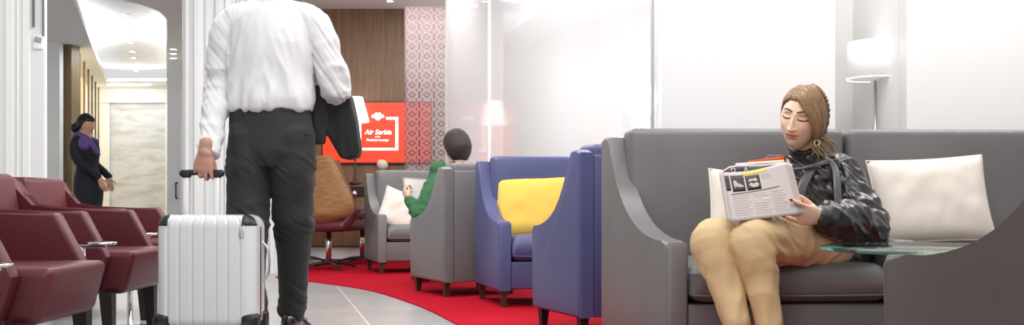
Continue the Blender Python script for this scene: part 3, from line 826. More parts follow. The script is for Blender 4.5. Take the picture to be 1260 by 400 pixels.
    for x in (-.147,-.017): bm = NB(); box(bm, x-.0175,x+.0175,y-.015,y+.015,.767,.800,.006); obj('grip_joint', bm, M_black, t)
    # side carry handle loop and label
    bm = NB(); tube(bm, [(hw-.002,.04,.50),(hw+.018,.04,.47),(hw+.026,.04,.42),(hw+.020,.04,.36),(hw-.002,.04,.33)], [(.004,.008)]*5, side=(1,0,0), n=10); obj('side_handle', bm, M_steel, t)
    bm = NB(); x = .150; z = .545
    for a in ((x-.008,x-.005,z-.026,z+.026),(x+.005,x+.008,z-.026,z+.026),(x-.0049,x+.0049,z+.023,z+.026),(x-.0049,x+.0049,z-.026,z-.023)): box(bm, a[0],a[1],-hd-.0018,-hd+.002,a[2],a[3])
    obj('badge', bm, M_steel, t)
    bm = NB()
    for z in (.262,.50): box(bm, -hw-.006,-hw+.002,-.02,.02,z-.014,z+.014,.003)
    obj('clasp', bm, M_chrome, t)
    return t
build_suitcase()

# ============================================================ PEOPLE
def frame(f, up):
    f = Vector(f).normalized(); y = -f; z = Vector(up); z = (z-y*z.dot(y)).normalized(); x = y.cross(z)
    return Matrix((x,y,z)).transposed()
def g(d, s): return math.exp(-(d/s)**2)
def head_shape(x, y, z, fem=True):
    """unit direction -> head local point (metres). face towards -Y"""
    hx, hy, hz = .0735, .096, .116
    px, py, pz = x*hx, y*hy, z*hz
    # cranium: fuller at the back and top
    if py > 0: px *= 1+.06*min(1,py/.05); 
    if pz > 0: py *= 1.0
    t = max(0, -pz/hz)
    if True:
        k = 1-.36*t**1.5 if fem else 1-.26*t**1.7
        px *= k
        if py > 0: py *= 1-.62*t**1.2          # nape
        else: py *= 1-.10*t**2
        if py < 0: py += -.004*t
    # face plane a little flatter
    if py < 0 and abs(px) < .06: py *= 1-.05*g(px,.05)*g(pz,.06)
    front = max(0,min(1,-y*1.8))
    d = 0.0
    # brow, eye sockets
    d += .0035*g(pz-.035,.010)*g(abs(px)-.025,.022)
    for s in (-1,1):
        d -= .0115*g(px-s*.0300,.0155)*g(pz-.0175,.0105)
        d += .0072*g(px-s*.0300,.0135)*g(pz-.0145,.0072)   # lid over the eyeball
        d += .0045*g(px-s*.042,.018)*g(pz+.022,.018)       # cheekbone
    # nose
    if -.040 < pz < .03:
        u = (.033-pz)/.067; u = max(0,min(1,u))
        w = .0062+.0040*u*u
        prof = (.004+.0185*u**1.25)
        if pz < -.033: prof *= max(0,1-(-.033-pz)/.007)
        d += prof*g(px,w)
    for s in (-1,1): d += .0062*g(px-s*.0115,.0062)*g(pz+.029,.0065)
    # mouth
    lw = .0255
    m = max(0,1-(px/lw)**2)
    zc = -.0545+ .0045*(px/lw)**2
    d += .0062*m*g(pz-(zc+.0050),.0044)+.0072*m*g(pz-(zc-.0065),.0050)
    d -= .0042*g(px,.022)*g(pz-zc,.0019)
    d -= .0030*g(px,.014)*g(pz+.068,.0055)
    d += .0065*g(px,.016)*g(pz+.088,.014)                   # chin
    d += .002*g(px,.03)*g(pz+.043,.012)
    py -= d*front
    return Vector((px,py,pz))
def add_head(bm, c, R, sc=1.0, fem=True, nu=150, nv=130, ears=True):
    c = Vector(c); rings = []
    T = lambda p: c + R @ (p*sc)
    top = bm.verts.new(T(head_shape(0,0,1,fem))); bot = bm.verts.new(T(head_shape(0,0,-1,fem)))
    for i in range(1,nv):
        th = math.pi*i/nv; ring = []
        for j in range(nu):
            # denser at the face
            a = 2*math.pi*j/nu; a = a + .45*math.sin(a)*-1
            dx, dy = math.sin(a), math.cos(a)           # a=0 -> +y (back)
            a2 = 2*math.pi*j/nu
            b = a2+.5*math.sin(a2)                       # concentrates towards pi (front)
            dx, dy = math.sin(b), math.cos(b)
            ring.append(bm.verts.new(T(head_shape(dx*math.sin(th),dy*math.sin(th),math.cos(th),fem))))
        rings.append(ring)
    for A,B in zip(rings,rings[1:]):
        for j in range(nu): bm.faces.new((A[j],B[j],B[(j+1)%nu],A[(j+1)%nu]))
    for j in range(nu):
        bm.faces.new((top,rings[0][j],rings[0][(j+1)%nu])); bm.faces.new((bot,rings[-1][(j+1)%nu],rings[-1][j]))
    if ears:
        for s in (-1,1):
            E = []
            for k in range(9):
                a = math.radians(-60+250*k/8)
                E.append(T(V(s*(.0735+.008*math.sin(math.radians(180*k/8))), .012-.014*math.cos(a)*-1*-1, .001+.030*math.sin(a)-.0)))
            tube(bm, E, [.0055*sc]*9, n=8)
            vs = ball(bm, (0,0,0), 1, 12, Matrix.Diagonal((.006*sc,.014*sc,.024*sc)))
            q = T(V(s*.0745,.010,-.004))
            for v in vs: v.co = R @ v.co + q
def lerp3(a,b,t): t=max(0,min(1,t)); return tuple(a[i]+(b[i]-a[i])*t for i in range(3))
def face_tone(c, R, sc, base, lips, blush, brow):
    c = Vector(c); Ri = R.transposed()
    def fn(co):
        p = (Ri @ (co-c))/sc
        col = base
        if p.y < -.02 and abs(p.z) < .13 and abs(p.x) < .09:
            x, z = p.x, p.z
            for s in (-1,1): col = lerp3(col, blush, .45*g(x-s*.043,.018)*g(z+.018,.018))
            lw = .0255; m = 1-(x/lw)**2
            zc = -.0545+.0045*(x/lw)**2
            if m > 0:
                up = zc+.0095*m**.6; lo = zc-.0120*m**.7
                e = min(up-z, z-lo)
                col = lerp3(col, lips, e/.0022+.4)
                if abs(z-zc) < .0011: col = lerp3(col, tuple(k*.35 for k in lips), .8)
            for s in (-1,1):
                xe = (x*s-.030)
                zb = .0375+.0035*(1-(xe/.020)**2)-.0015*(xe/.02)
                if abs(xe) < .021: col = lerp3(col, brow, (1-abs(z-zb)/.0045)*.5*(1-abs(xe/.021)**4))
                zl = .0105-.0030*(1-(xe/.0165)**2)       # lash line of the lowered lids
                if abs(xe) < .0175: col = lerp3(col, (.035,.02,.018), (1-abs(z-zl)/.0030)*1.8)
                col = lerp3(col, tuple(k*.55 for k in base), .40*g(xe,.014)*g(z-.0185,.0055))  # eye shadow make-up
                col = lerp3(col, tuple(k*.35 for k in base), g(x-s*.0075,.0032)*g(z+.0375,.0025)*.8)
        return col
    return fn
def hand(bm, wrist, d, n, t, curls, sc=1.0, spread=.06, thumb=(.55,.75,.25), tcurl=(20,25), lens=(.95,1.05,.97,.78), palm=.088, dirs=None):
    """d along the hand, n out of the palm, t towards the thumb side"""
    d = Vector(d).normalized(); n = Vector(n); n = (n-d*n.dot(d)).normalized(); t0 = Vector(t); tt = d.cross(n)
    if tt.dot(t0) < 0: tt = -tt
    w = Vector(wrist); out = []
    tube(bm, [w-d*.03*sc, w, w+d*.045*sc, w+d*palm*sc], [(.026*sc,.020*sc),(.026*sc,.018*sc),(.038*sc,.0155*sc),(.040*sc,.0115*sc)], side=tt, n=18)
    for k in range(4):
        off = (.0295,.0098,-.0098,-.0285)[k]*sc
        b = w+d*(palm-(.004,0,.004,.012)[k])*sc+tt*off
        ang = spread*(1.5-k); cd = (d+tt*ang).normalized(); cn = n
        L = [.043,.027,.021]; P = [b-cd*.022*sc, b]; r = [.0092*sc,.0090*sc]
        rr = (.0090,.0082,.0074,.0060)
        for j in range(3):
            a = math.radians((curls[k] if len(curls) == 4 else curls)[j])
            nd = cd*math.cos(a)+cn*math.sin(a); cn = cn*math.cos(a)-cd*math.sin(a); cd = nd
            P.append(P[-1]+cd*L[j]*lens[k]*sc); r.append(rr[j+1]*sc*(.92 if k == 3 else 1))
        tube(bm, P, r, side=tt, n=12, sub=4); out.append((P, cn))
    b = w+d*.022*sc+tt*.020*sc; cd = (d*thumb[0]+tt*thumb[1]+n*thumb[2]).normalized(); cn = (n-cd*n.dot(cd)).normalized()
    ax = -tt; P = [b-cd*.012*sc, b+cd*.036*sc]; r = [.0135*sc,.0115*sc]
    for L,a,q in ((.031,tcurl[0],.0098),(.026,tcurl[1],.0070)):
        a = math.radians(a); tgt = d; nd = (cd*math.cos(a)+(d-cd*d.dot(cd)).normalized()*math.sin(a)).normalized(); cd = nd
        P.append(P[-1]+cd*L*sc); r.append(q*sc)
    tube(bm, P, r, n=12, sub=4); out.append((P, cn))
    return out
def on_face(x, z, fem=True):
    """head-local surface point of the face at this x, z"""
    ux, uz = x/.0735, z/.116
    for _ in range(12):
        uy = -math.sqrt(max(.02,1-min(.96,ux*ux+uz*uz))); n_ = math.sqrt(ux*ux+uy*uy+uz*uz)
        p = head_shape(ux/n_,uy/n_,uz/n_,fem); ux += (x-p.x)/.0735*.8; uz += (z-p.z)/.116*.8
    return p
def person(label, loc): return thing('person', label, 'person', loc)
def put(me_or_o, root, m, name):
    """world-built mesh under a root that stands elsewhere"""
    o = link(name, me_or_o, m, root)
    for v in o.data.vertices: v.co = v.co-root.location
    return o
def put_bm(bm, root, m, name, smooth=True, autos=None, parent=None):
    for v in bm.verts: v.co = v.co-root.location
    return obj(name, bm, m, parent or root, smooth, autos)

def shoe(bm, heel, d, L=.29, w=.048, h=.075, up=V(0,0,1)):
    d = Vector(d).normalized(); heel = Vector(heel)
    P = [heel+d*L*k for k in (.03,.18,.38,.60,.82,.97)]
    H = [h,h*1.02,h*.95,h*.68,h*.48,h*.34]; Wd = [.7,.8,.78,.95,1.0,.62]
    tube(bm, [p+up*(a*.5+.006) for p,a in zip(P,H)], [(w*b,a*.52) for a,b in zip(H,Wd)], side=d.cross(up), n=20)

# ---------------- walking man seen from behind
def walking_man():
    root = person('man in white shirt and dark trousers walking away with a suitcase, head out of frame', (-1.08,4.45,0))
    s = 275.0
    def Q(px,py,Y=4.45): return W(px,py,Y)
    bm = NB(); c = V(-1.075,4.44,1.725); R = frame((0.05,1,-.05),(0,0,1))
    add_head(bm, c, R, 1.03, False, 90, 80)
    tube(bm, [(-1.075,4.46,1.38),(-1.075,4.46,1.52),(-1.075,4.455,1.60),(-1.075,4.45,1.66)], [(.068,.066),(.060,.060),(.058,.060),(.057,.060)], side=(1,0,0))
    tube(bm, [(-1.08,4.45,1.40),(-1.08,4.45,1.33),(-1.08,4.45,1.15),(-1.08,4.45,.95)], [(.14,.075),(.17,.095),(.15,.09),(.15,.09)], side=(1,0,0))
    la = [V(-1.27,4.46,1.44), V(-1.312,4.47,1.16), V(-1.296,4.265,.905), V(-1.302,4.222,.884)]
    tube(bm, [la[0],la[1],la[2]], [.045,.04,.028]); tube(bm, [V(-1.15,4.46,1.42),la[0]], [.04,.045])
    hand(bm, la[3], (-.10,-.06,-1), (.05,1,-.05), (1,0,0), (14,84,72), 1.08, .10, thumb=(.75,.35,.6), tcurl=(30,30), palm=.066)
    tube(bm, [la[2],la[3]-V(0,0,.01)], [.028,.027])
    ra = [V(-.885,4.46,1.44), V(-.80,4.50,1.18), V(-.84,4.74,1.145), V(-.87,4.80,1.14)]
    tube(bm, [ra[0],ra[1],ra[2]], [.045,.04,.028]); tube(bm, [V(-1.0,4.46,1.42),ra[0]], [.04,.045])
    hand(bm, ra[3], (-.5,.8,0), (-.6,-.4,.0), (0,0,1), (40,50,30), 1.06, .03)
    # legs inside the trousers, ankles
    tube(bm, [(-1.16,4.44,.98),(-1.165,4.40,.52),(-1.115,4.30,.09)], [.07,.05,.036]); tube(bm, [(-1.0,4.46,.98),(-1.005,4.56,.52),(-1.035,4.70,.10)], [.07,.05,.036])
    tube(bm, [(-1.115,4.30,.09),(-1.115,4.40,.04)], [.036,.03]); tube(bm, [(-1.035,4.70,.10),(-1.03,4.82,.04)], [.036,.03])
    me = fuse(bm, .0045, 3, 'body')
    base = (.46,.25,.18); tone(me, face_tone(c, R, 1.03, base, (.4,.16,.13), (.5,.24,.18), (.03,.02,.015)))
    put(me, root, M_skin_m, 'body')
    # hair
    put(hair_cap(c, R, 1.03, False, .011, 3), root, M_hair_d, 'hair')
    # shirt
    bm = NB()
    tube(bm, [(-1.070,4.46,1.615),(-1.072,4.46,1.565)], [(.066,.066),(.074,.072)], side=(1,0,0), n=28, sub=1)
    tube(bm, [(-1.072,4.455,1.575),(-1.073,4.46,1.545),(-1.074,4.46,1.50),(-1.076,4.455,1.43),(-1.078,4.45,1.33),(-1.080,4.45,1.21),(-1.080,4.45,1.12),(-1.080,4.45,1.075)],
         [(.070,.066),(.105,.082),(.165,.105),(.190,.120),(.190,.125),(.180,.122),(.184,.125),(.178,.118)], side=(1,0,0), n=40, caps=False)
    tube(bm, [V(-1.16,4.455,1.505),V(-1.24,4.46,1.475),V(-1.283,4.462,1.40),V(-1.302,4.47,1.28),V(-1.310,4.465,1.16),V(-1.306,4.38,1.03),V(-1.297,4.285,.915)],
         [.060,.067,.069,.062,.058,.051,.040], n=24)
    tube(bm, [V(-1.297,4.292,.925),V(-1.2965,4.276,.900),V(-1.298,4.262,.872)], [.042,.0425,.041], n=24, sub=3, caps=False)
    tube(bm, [V(-.99,4.455,1.505),V(-.905,4.46,1.475),V(-.862,4.462,1.40),V(-.828,4.475,1.29),V(-.802,4.50,1.19),V(-.815,4.60,1.155),V(-.835,4.70,1.145)],
         [.060,.068,.071,.068,.066,.056,.046], n=24)
    me = fuse(bm, .0055, 5, 'shirt')
    def wr(co, n):
        x, z = co.x, co.z; r = 0
        arm = x < -1.245 or x > -.885
        if arm:
            r += .010*ridged(co, (9,7,13), 2.0)*min(1,max(.25,(1.45-z)/.2)) + .007*ridged(V(co.x,co.y,co.z+co.x*1.6), (6,6,26), 5)
        else:
            low = max(0,min(1,(1.40-z)/.25))
            q = V(x+.0,co.y,z+abs(x+1.08)*1.3)
            r += .010*ridged(q, (9,5,6), 1.0)*(.45+low*.9)
            r += .008*ridged(V(x,co.y,z-x*.4), (24,8,4.5), 8)*max(0,min(1,(1.24-z)/.12))
            r += .004*ridged(q,(20,12,9),3)
        if n.z > .6 and z > 1.45: r *= .3
        return r
    displace(me, wr); sm(me, 1)
    sh = put(me, root, M_shirt, 'shirt')
    bm = NB(); tube(bm, [(-1.069,4.462,1.575),(-1.069,4.460,1.61),(-1.068,4.457,1.648)], [(.077,.074),(.074,.072),(.070,.069)], side=(1,0,0), n=32, caps=False); put_bm(bm, root, M_shirt, 'collar', parent=sh)
    bm = NB(); tube(bm, [V(-1.2965,4.284,.912),V(-1.298,4.262,.868)], [(.0445,.044),(.0435,.043)], n=28, sub=1, caps=False); put_bm(bm, root, M_shirt, 'cuff', parent=sh, autos=40)
    # trousers
    bm = NB()
    tube(bm, [(-1.080,4.455,1.075),(-1.080,4.458,1.02),(-1.078,4.462,.95),(-1.078,4.458,.88),(-1.078,4.455,.82)], [(.178,.118),(.182,.124),(.190,.132),(.188,.128),(.165,.10)], side=(1,0,0), n=40, caps=False)
    tube(bm, [V(-1.168,4.455,.95),V(-1.172,4.445,.80),V(-1.172,4.425,.64),V(-1.168,4.40,.50),V(-1.152,4.355,.32),V(-1.122,4.31,.13),V(-1.119,4.30,.085)], [(.098,.12),(.096,.112),(.088,.096),(.080,.086),(.068,.076),(.060,.066),(.061,.068)], side=(1,0,0), n=30)
    tube(bm, [V(-.986,4.46,.95),V(-.985,4.475,.80),V(-.990,4.50,.66),V(-.999,4.545,.53),V(-1.008,4.60,.38),V(-1.030,4.672,.20),V(-1.036,4.685,.165)], [(.099,.12),(.096,.112),(.090,.096),(.080,.086),(.070,.074),(.057,.064),(.058,.066)], side=(1,0,0), n=30)
    me = fuse(bm, .006, 5, 'trousers')
    def wr(co, n):
        r = .005*ridged(co,(8,6,9),4)
        kz = g(co.z-.56,.07)+.7*g(co.z-.17,.10)+.6*g(co.z-.82,.06)
        r += .014*kz*ridged(V(co.x,co.y,co.z+(co.x+1.08)*.9),(6,5,24),6)
        return r
    displace(me, wr); sm(me, 1)
    tr = put(me, root, M_trouser, 'trousers')
    bm = NB(); tube(bm, [(-1.080,4.454,1.058),(-1.080,4.455,1.092)], [(.1815,.1225),(.1805,.1215)], side=(1,0,0), n=48, sub=1, caps=False); put_bm(bm, root, M_black, 'belt', parent=tr, autos=40)
    for px,py,a in ((297,166,-.18),(369,163,.12)):
        q = W(px,py,4.33); bm = NB(); box(bm, -.042,.042,-.003,.003,-.004,.004,.001,M=Matrix.Rotation(a,4,'Y'))
        yb = 4.462-.132*math.sqrt(max(0,1-((q.x+1.08)/.192)**2))-.002
        for v in bm.verts: v.co += V(q.x, yb+abs(v.co.x)*.0, q.z)
        put_bm(bm, root, M_black, 'pocket_welt', parent=tr)
        bm = NB(); ball(bm, (q.x,yb-.003,q.z-.014), .005, 10); put_bm(bm, root, M_black_gloss, 'button', parent=tr)
    # shoes
    for heel, d, up_, h in ((V(-1.119,4.235,.0),(0.0,1,0),V(0,0,1),.085),(V(-1.040,4.625,.035),(.06,1,-.12),V(.0,.12,1).normalized(),.098)):
        bm = NB(); shoe(bm, heel+V(0,0,.012), d, .30, .054, h, up_)
        o = put(fuse(bm, .005, 4, 'shoe'), root, M_black_gloss, 'shoe')
        dd = Vector(d).normalized(); sd = dd.cross(up_).normalized(); bm = NB()
        ring = []
        for lvl in (0,1):
            ring.append([bm.verts.new(heel+up_*(.001+.018*lvl)+dd*(.148+.152*math.cos(a))+sd*(.046+.008*math.sin(a/2))*math.sin(a)) for a in [2*math.pi*k/28 for k in range(28)]])
        for k in range(28): bm.faces.new((ring[0][k],ring[0][(k+1)%28],ring[1][(k+1)%28],ring[1][k]))
        bm.faces.new(ring[0][::-1]); bm.faces.new(ring[1]); put_bm(bm, root, M_black, 'sole', parent=o, autos=30)
        bm = NB(); q = heel+up_*.092+dd*.10
        tube(bm, [q+sd*.0,q+sd*.035+up_*.004,q+sd*.062-up_*.012,q+sd*.040-up_*.016,q+sd*.01], [.0018]*5, n=6); put_bm(bm, root, M_black, 'lace', parent=o)
    return root
def sm(me, it):
    b = NB(); b.from_mesh(me)
    for _ in range(it): bmesh.ops.smooth_vert(b, verts=b.verts, factor=.5, use_axis_x=True, use_axis_y=True, use_axis_z=True)
    b.to_mesh(me); b.free(); me.update()
def hair_cap(c, R, sc, fem, off, seed, front=.052, nape=-.05):
    """a full cap over the scalp, in one closed shell"""
    c = Vector(c); bm = NB()
    bmesh.ops.create_uvsphere(bm, u_segments=72, v_segments=56, radius=1)
    kill = []
    for v in bm.verts:
        u = v.co.normalized(); p = head_shape(u.x,u.y,u.z,fem)
        # hairline: high in front, past the ears, low at the back
        lim = front if u.y < -.35 else (nape if u.y > .25 else front+(nape-front)*((u.y+.35)/.6)**.8)
        e = (p.z-lim)/.02
        th = off*max(0,min(1,.25+e*.8))+.002
        th += .003*noise.noise(p*60+V(seed,0,0))*min(1,max(0,e))
        q = p+V(u.x*.9,u.y*.9,u.z*1.1)*th
        if e < -.1: kill.append(v)
        v.co = c+R@(q*sc)
    bmesh.ops.delete(bm, geom=kill, context='VERTS')
    bmesh.ops.solidify(bm, geom=bm.faces[:], thickness=.004)
    me = bpy.data.meshes.new('hair'); bmesh.ops.recalc_face_normals(bm, faces=bm.faces); bm.to_mesh(me); bm.free()
    return me
walking_man()

# ---------------- jacket over his forearm
def cloth_prism(polys, voxel=.006, seed=0, amp=.006, smooth=6, fold=(30,30,2.5)):
    bm = NB()
    for pts, y0, y1 in polys: prism(bm, pts, 'y', y0, y1)
    me = fuse(bm, voxel, smooth, 'cloth')
    displace(me, lambda co, n: amp*ridged(V(co.x+co.z*.12,co.y,co.z), fold, seed)); sm(me, 2)
    return me
def PXZ(px,py,Y): q = W(px,py,Y); return (q.x,q.z)
Yj = 4.58
o = link('jacket', cloth_prism([
    ([PXZ(a,b,Yj) for a,b in ((383,112),(392,106),(403,108),(404,150),(401,178),(392,178),(383,170),(381,140))], 4.50, 4.56),
    ([PXZ(a,b,Yj) for a,b in ((399,110),(408,106),(424,108),(431,120),(438,150),(443,184),(440,193),(430,196),(421,194),(413,181),(404,165),(400,140))], 4.545, 4.66),
    ([PXZ(a,b,Yj) for a,b in ((388,122),(424,122),(428,150),(422,170),(395,160))], 4.60, 4.74),
    ], seed=3), M_jacket)
tag(o, 'black suit jacket hanging folded over the forearm of the walking man', 'jacket')

# ---------------- uniformed woman far in the passage (profile, facing right)
def far_woman():
    Y = 11.1
    root = person('woman with a black bun, dark navy uniform and violet scarf standing in the passage', (pxX(107,Y),Y,0))
    def Q(px,py,dy=0): q = W(px,py,Y); q.y += dy; return q
    c = Q(105.5,153.5); R = frame((1,-.10,-.1),(0,0,1))
    bm = NB(); add_head(bm, c, R, 1.0, True, 90, 80)
    tube(bm, [Q(103,163),Q(102.5,172)], [.05,.055])
    tube(bm, [Q(104,172),Q(106,190),Q(108,215),Q(110,240)], [(.09,.13),(.10,.15),(.09,.13),(.11,.16)], side=(1,0,0))
    tube(bm, [Q(103,177,-.15),Q(106,198,-.20),Q(123,213,-.17),Q(129,219,-.14)], [.035,.032,.024,.022])
    tube(bm, [Q(103,177,.15),Q(106,198,.20),Q(123,213,.17),Q(129,219,.14)], [.035,.032,.024,.022])
    hand(bm, Q(129.5,220,-.14), (.35,0,-1), (.1,1,.0), (1,0,.3), (18,18,12), .95, .05, thumb=(.6,.7,.2))
    hand(bm, Q(127,220,.13), (.35,0,-1), (.1,-1,.0), (1,0,.3), (18,18,12), .95, .05)
    for dy in (-.08,.08):
        tube(bm, [Q(107,245,dy),Q(107,282,dy),Q(106,310,dy)], [.07,.045,.034]); tube(bm, [Q(106,311,dy),Q(112,316,dy),Q(119,318.4,dy)], [.032,.03,.02])
    me = fuse(bm, .006, 2, 'body'); tone(me, face_tone(c, R, 1.0, (.62,.36,.26), (.5,.08,.08), (.6,.3,.25), (.02,.01,.01)))
    put(me, root, M_skin_w, 'body')
    h = put(hair_cap(c, R, 1.0, True, .013, 5, .040, -.055), root, M_hair_b, 'hair')
    bm = NB(); ball(bm, Q(92.5,157.5), (.050,.05,.055), 18); tube(bm, [Q(95,154),Q(98,152)], [.04,.045]); put_bm(bm, root, M_hair_b, 'bun', parent=h)
    bm = NB()
    tube(bm, [Q(104,170),Q(105,175),Q(107,188),Q(107,203),Q(108,213),Q(108,222)], [(.07,.10),(.115,.17),(.125,.175),(.105,.14),(.12,.155),(.135,.17)], side=(1,0,0), n=32, caps=False)
    for s in (-1,1): tube(bm, [Q(102,174,s*.14),Q(101,184,s*.185),Q(106,199,s*.20),Q(119,210,s*.17),Q(127,217,s*.145)], [.058,.055,.048,.042,.038], n=18)
    me = fuse(bm, .009, 4, 'blazer'); displace(me, lambda co,n: .004*ridged(co,(8,8,8),2)); put(me, root, M_navy, 'blazer')
    bm = NB(); tube(bm, [Q(108,214),Q(109,228),Q(109,245),Q(108,264),Q(107,275)], [(.13,.165),(.15,.185),(.145,.18),(.13,.165),(.12,.155)], side=(1,0,0), n=32, caps=False)
    put(fuse(bm, .01, 4, 'skirt'), root, M_navy, 'skirt')
    bm = NB(); tube(bm, [Q(98,169,-.09),Q(104,171,-.12),Q(112,175,-.10),Q(118,184,-.06),Q(123,190,-.03)], [(.06,.04),(.065,.045),(.06,.045),(.045,.035),(.02,.02)], side=(0,0,1), n=14)
    tube(bm, [Q(97,168,0),Q(100,172,-.07),Q(104,178,-.15),Q(112,181,-.16)], [(.07,.05)]*3+[(.05,.035)], side=(0,0,1), n=14); tube(bm, [Q(98,168,.05),Q(104,171,.10),Q(113,176,.08)], [(.06,.04)]*3, side=(0,0,1), n=14)
    put(fuse(bm, .007, 2, 'scarf'), root, M_violet, 'scarf')
    for dy in (-.08,.08):
        bm = NB(); tube(bm, [Q(104,316,dy),Q(112,317.6,dy),Q(121,319,dy)], [(.035,.03),(.038,.022),(.03,.014)], side=(0,1,0), n=12); put_bm(bm, root, M_black_gloss, 'shoe')
far_woman()

# ---------------- seated man in green, from behind
def green_man():
    root = person('dark haired man in a green sweater sitting with a sheet of paper', (-.56,7.25,0))
    f = V(-.50,.86,0).normalized(); sd = V(f.y,-f.x,0)        # sd: his right (towards +x)
    hc = W(562,182.5,7.62); R = frame((-.62,.76,-.18),(0,0,1))
    bm = NB(); add_head(bm, hc, R, 1.06, False, 90, 80)
    nb = V(hc.x-.0,hc.y-.02,.925)
    tube(bm, [hc+V(0,-.005,-.07), nb, nb-V(0,0,.16)], [.058,.054,.06])
    hip = V(hc.x+.03,hc.y-.03,.52)
    tube(bm, [nb-V(0,0,.17), (nb+hip)/2, hip], [(.12,.07),(.13,.08),(.14,.09)], side=sd)
    ls = nb-sd*.17-V(0,0,.035)
    le = W(517,266,7.35); lw = W(503,245,7.42)
    tube(bm, [ls,le,lw], [.03,.03,.026]); hd = (W(496,235,7.45)-lw)
    hand(bm, lw, hd+V(0,.03,0), (.55,.6,.3), (0,.3,1), ((35,40,30),(45,45,30),(55,50,30),(60,50,30)), .95, .03, thumb=(.7,.4,.5))
    rs = nb+sd*.14-V(0,0,.13); re = rs+f*.10+sd*.05-V(0,0,.27); rw = re+f*.22-sd*.12+V(0,0,.06)
    tube(bm, [rs,re,rw], [.042,.036,.026]); hand(bm, rw, f-sd*.3, -sd, (0,0,1), (25,30,20), .95, .04)
    for s in (-1,1):
        kn = hip+f*.42+sd*s*.09+V(0,0,.0); an = kn+f*.02+V(0,0,-.42)
        tube(bm, [hip+sd*s*.08,kn,an], [.08,.055,.036]); tube(bm, [an,an+f*.10-V(0,0,.045)], [.035,.03])
    me = fuse(bm, .006, 3, 'body'); tone(me, face_tone(hc, R, 1.02, (.60,.36,.26), (.5,.2,.17), (.6,.3,.25), (.02,.014,.01)))
    put(me, root, M_skin_m, 'body')
    put(hair_cap(hc, R, 1.08, False, .024, 11, .040, -.088), root, M_hair_d, 'hair')
    bm = NB()
    tube(bm, [nb+V(0,0,-.01),nb-V(0,0,.06),nb-V(0,0,.15),(nb+hip)/2,hip], [(.062,.062),(.10,.08),(.175,.11),(.18,.115),(.175,.125)], side=sd, n=32)
    tube(bm, [ls+sd*.02,ls-V(0,0,.06),ls.lerp(le,.6),le,le.lerp(lw,.55),lw.lerp(le,.1)], [.068,.066,.058,.056,.048,.038], n=20)
    tube(bm, [rs-sd*.02,re,rw.lerp(re,.1)], [.066,.055,.038], n=20)
    me = fuse(bm, .007, 4, 'sweater'); displace(me, lambda co,n: .009*ridged(co,(11,9,15),3)); sm(me,1); put(me, root, M_green, 'sweater')
    bm = NB()
    for s in (-1,1):
        kn = hip+f*.42+sd*s*.09; an = kn+f*.02+V(0,0,-.40)
        tube(bm, [hip+sd*s*.08,kn+V(0,0,.01),kn+(an-kn)*.5,an], [.095,.075,.065,.06], n=20)
    tube(bm, [hip-sd*.1,hip+sd*.1],[.11,.11])
    put(fuse(bm, .009, 4, 'trousers'), root, M_trouser, 'trousers')
    for s in (-1,1):
        an = hip+f*.44+sd*s*.09; bm = NB(); shoe(bm, V(an.x,an.y,.014)-f*.05, f, .27,.046,.07); put_bm(bm, root, M_black_gloss, 'shoe')
green_man()
# sheet of paper in his hand
bm = NB(); A = [W(494,217,7.50),W(528,219,7.62),W(526,251,7.55),W(500,249,7.45)]; n=8; gr=[]
for i in range(n+1):
    row=[]
    for j in range(n+1):
        u,v=i/n,j/n; p=A[3].lerp(A[2],u).lerp(A[0].lerp(A[1],u),v); p=p+V(0,.015*math.sin(u*3.1),0); row.append(bm.verts.new(p))
    gr.append(row)
for i in range(n):
    for j in range(n): bm.faces.new((gr[i][j],gr[i+1][j],gr[i+1][j+1],gr[i][j+1]))
bmesh.ops.solidify(bm, geom=bm.faces[:], thickness=.0015)
tag(obj('paper_sheet', bm, M_paper), 'white sheet of paper held up by the man in green', 'paper')
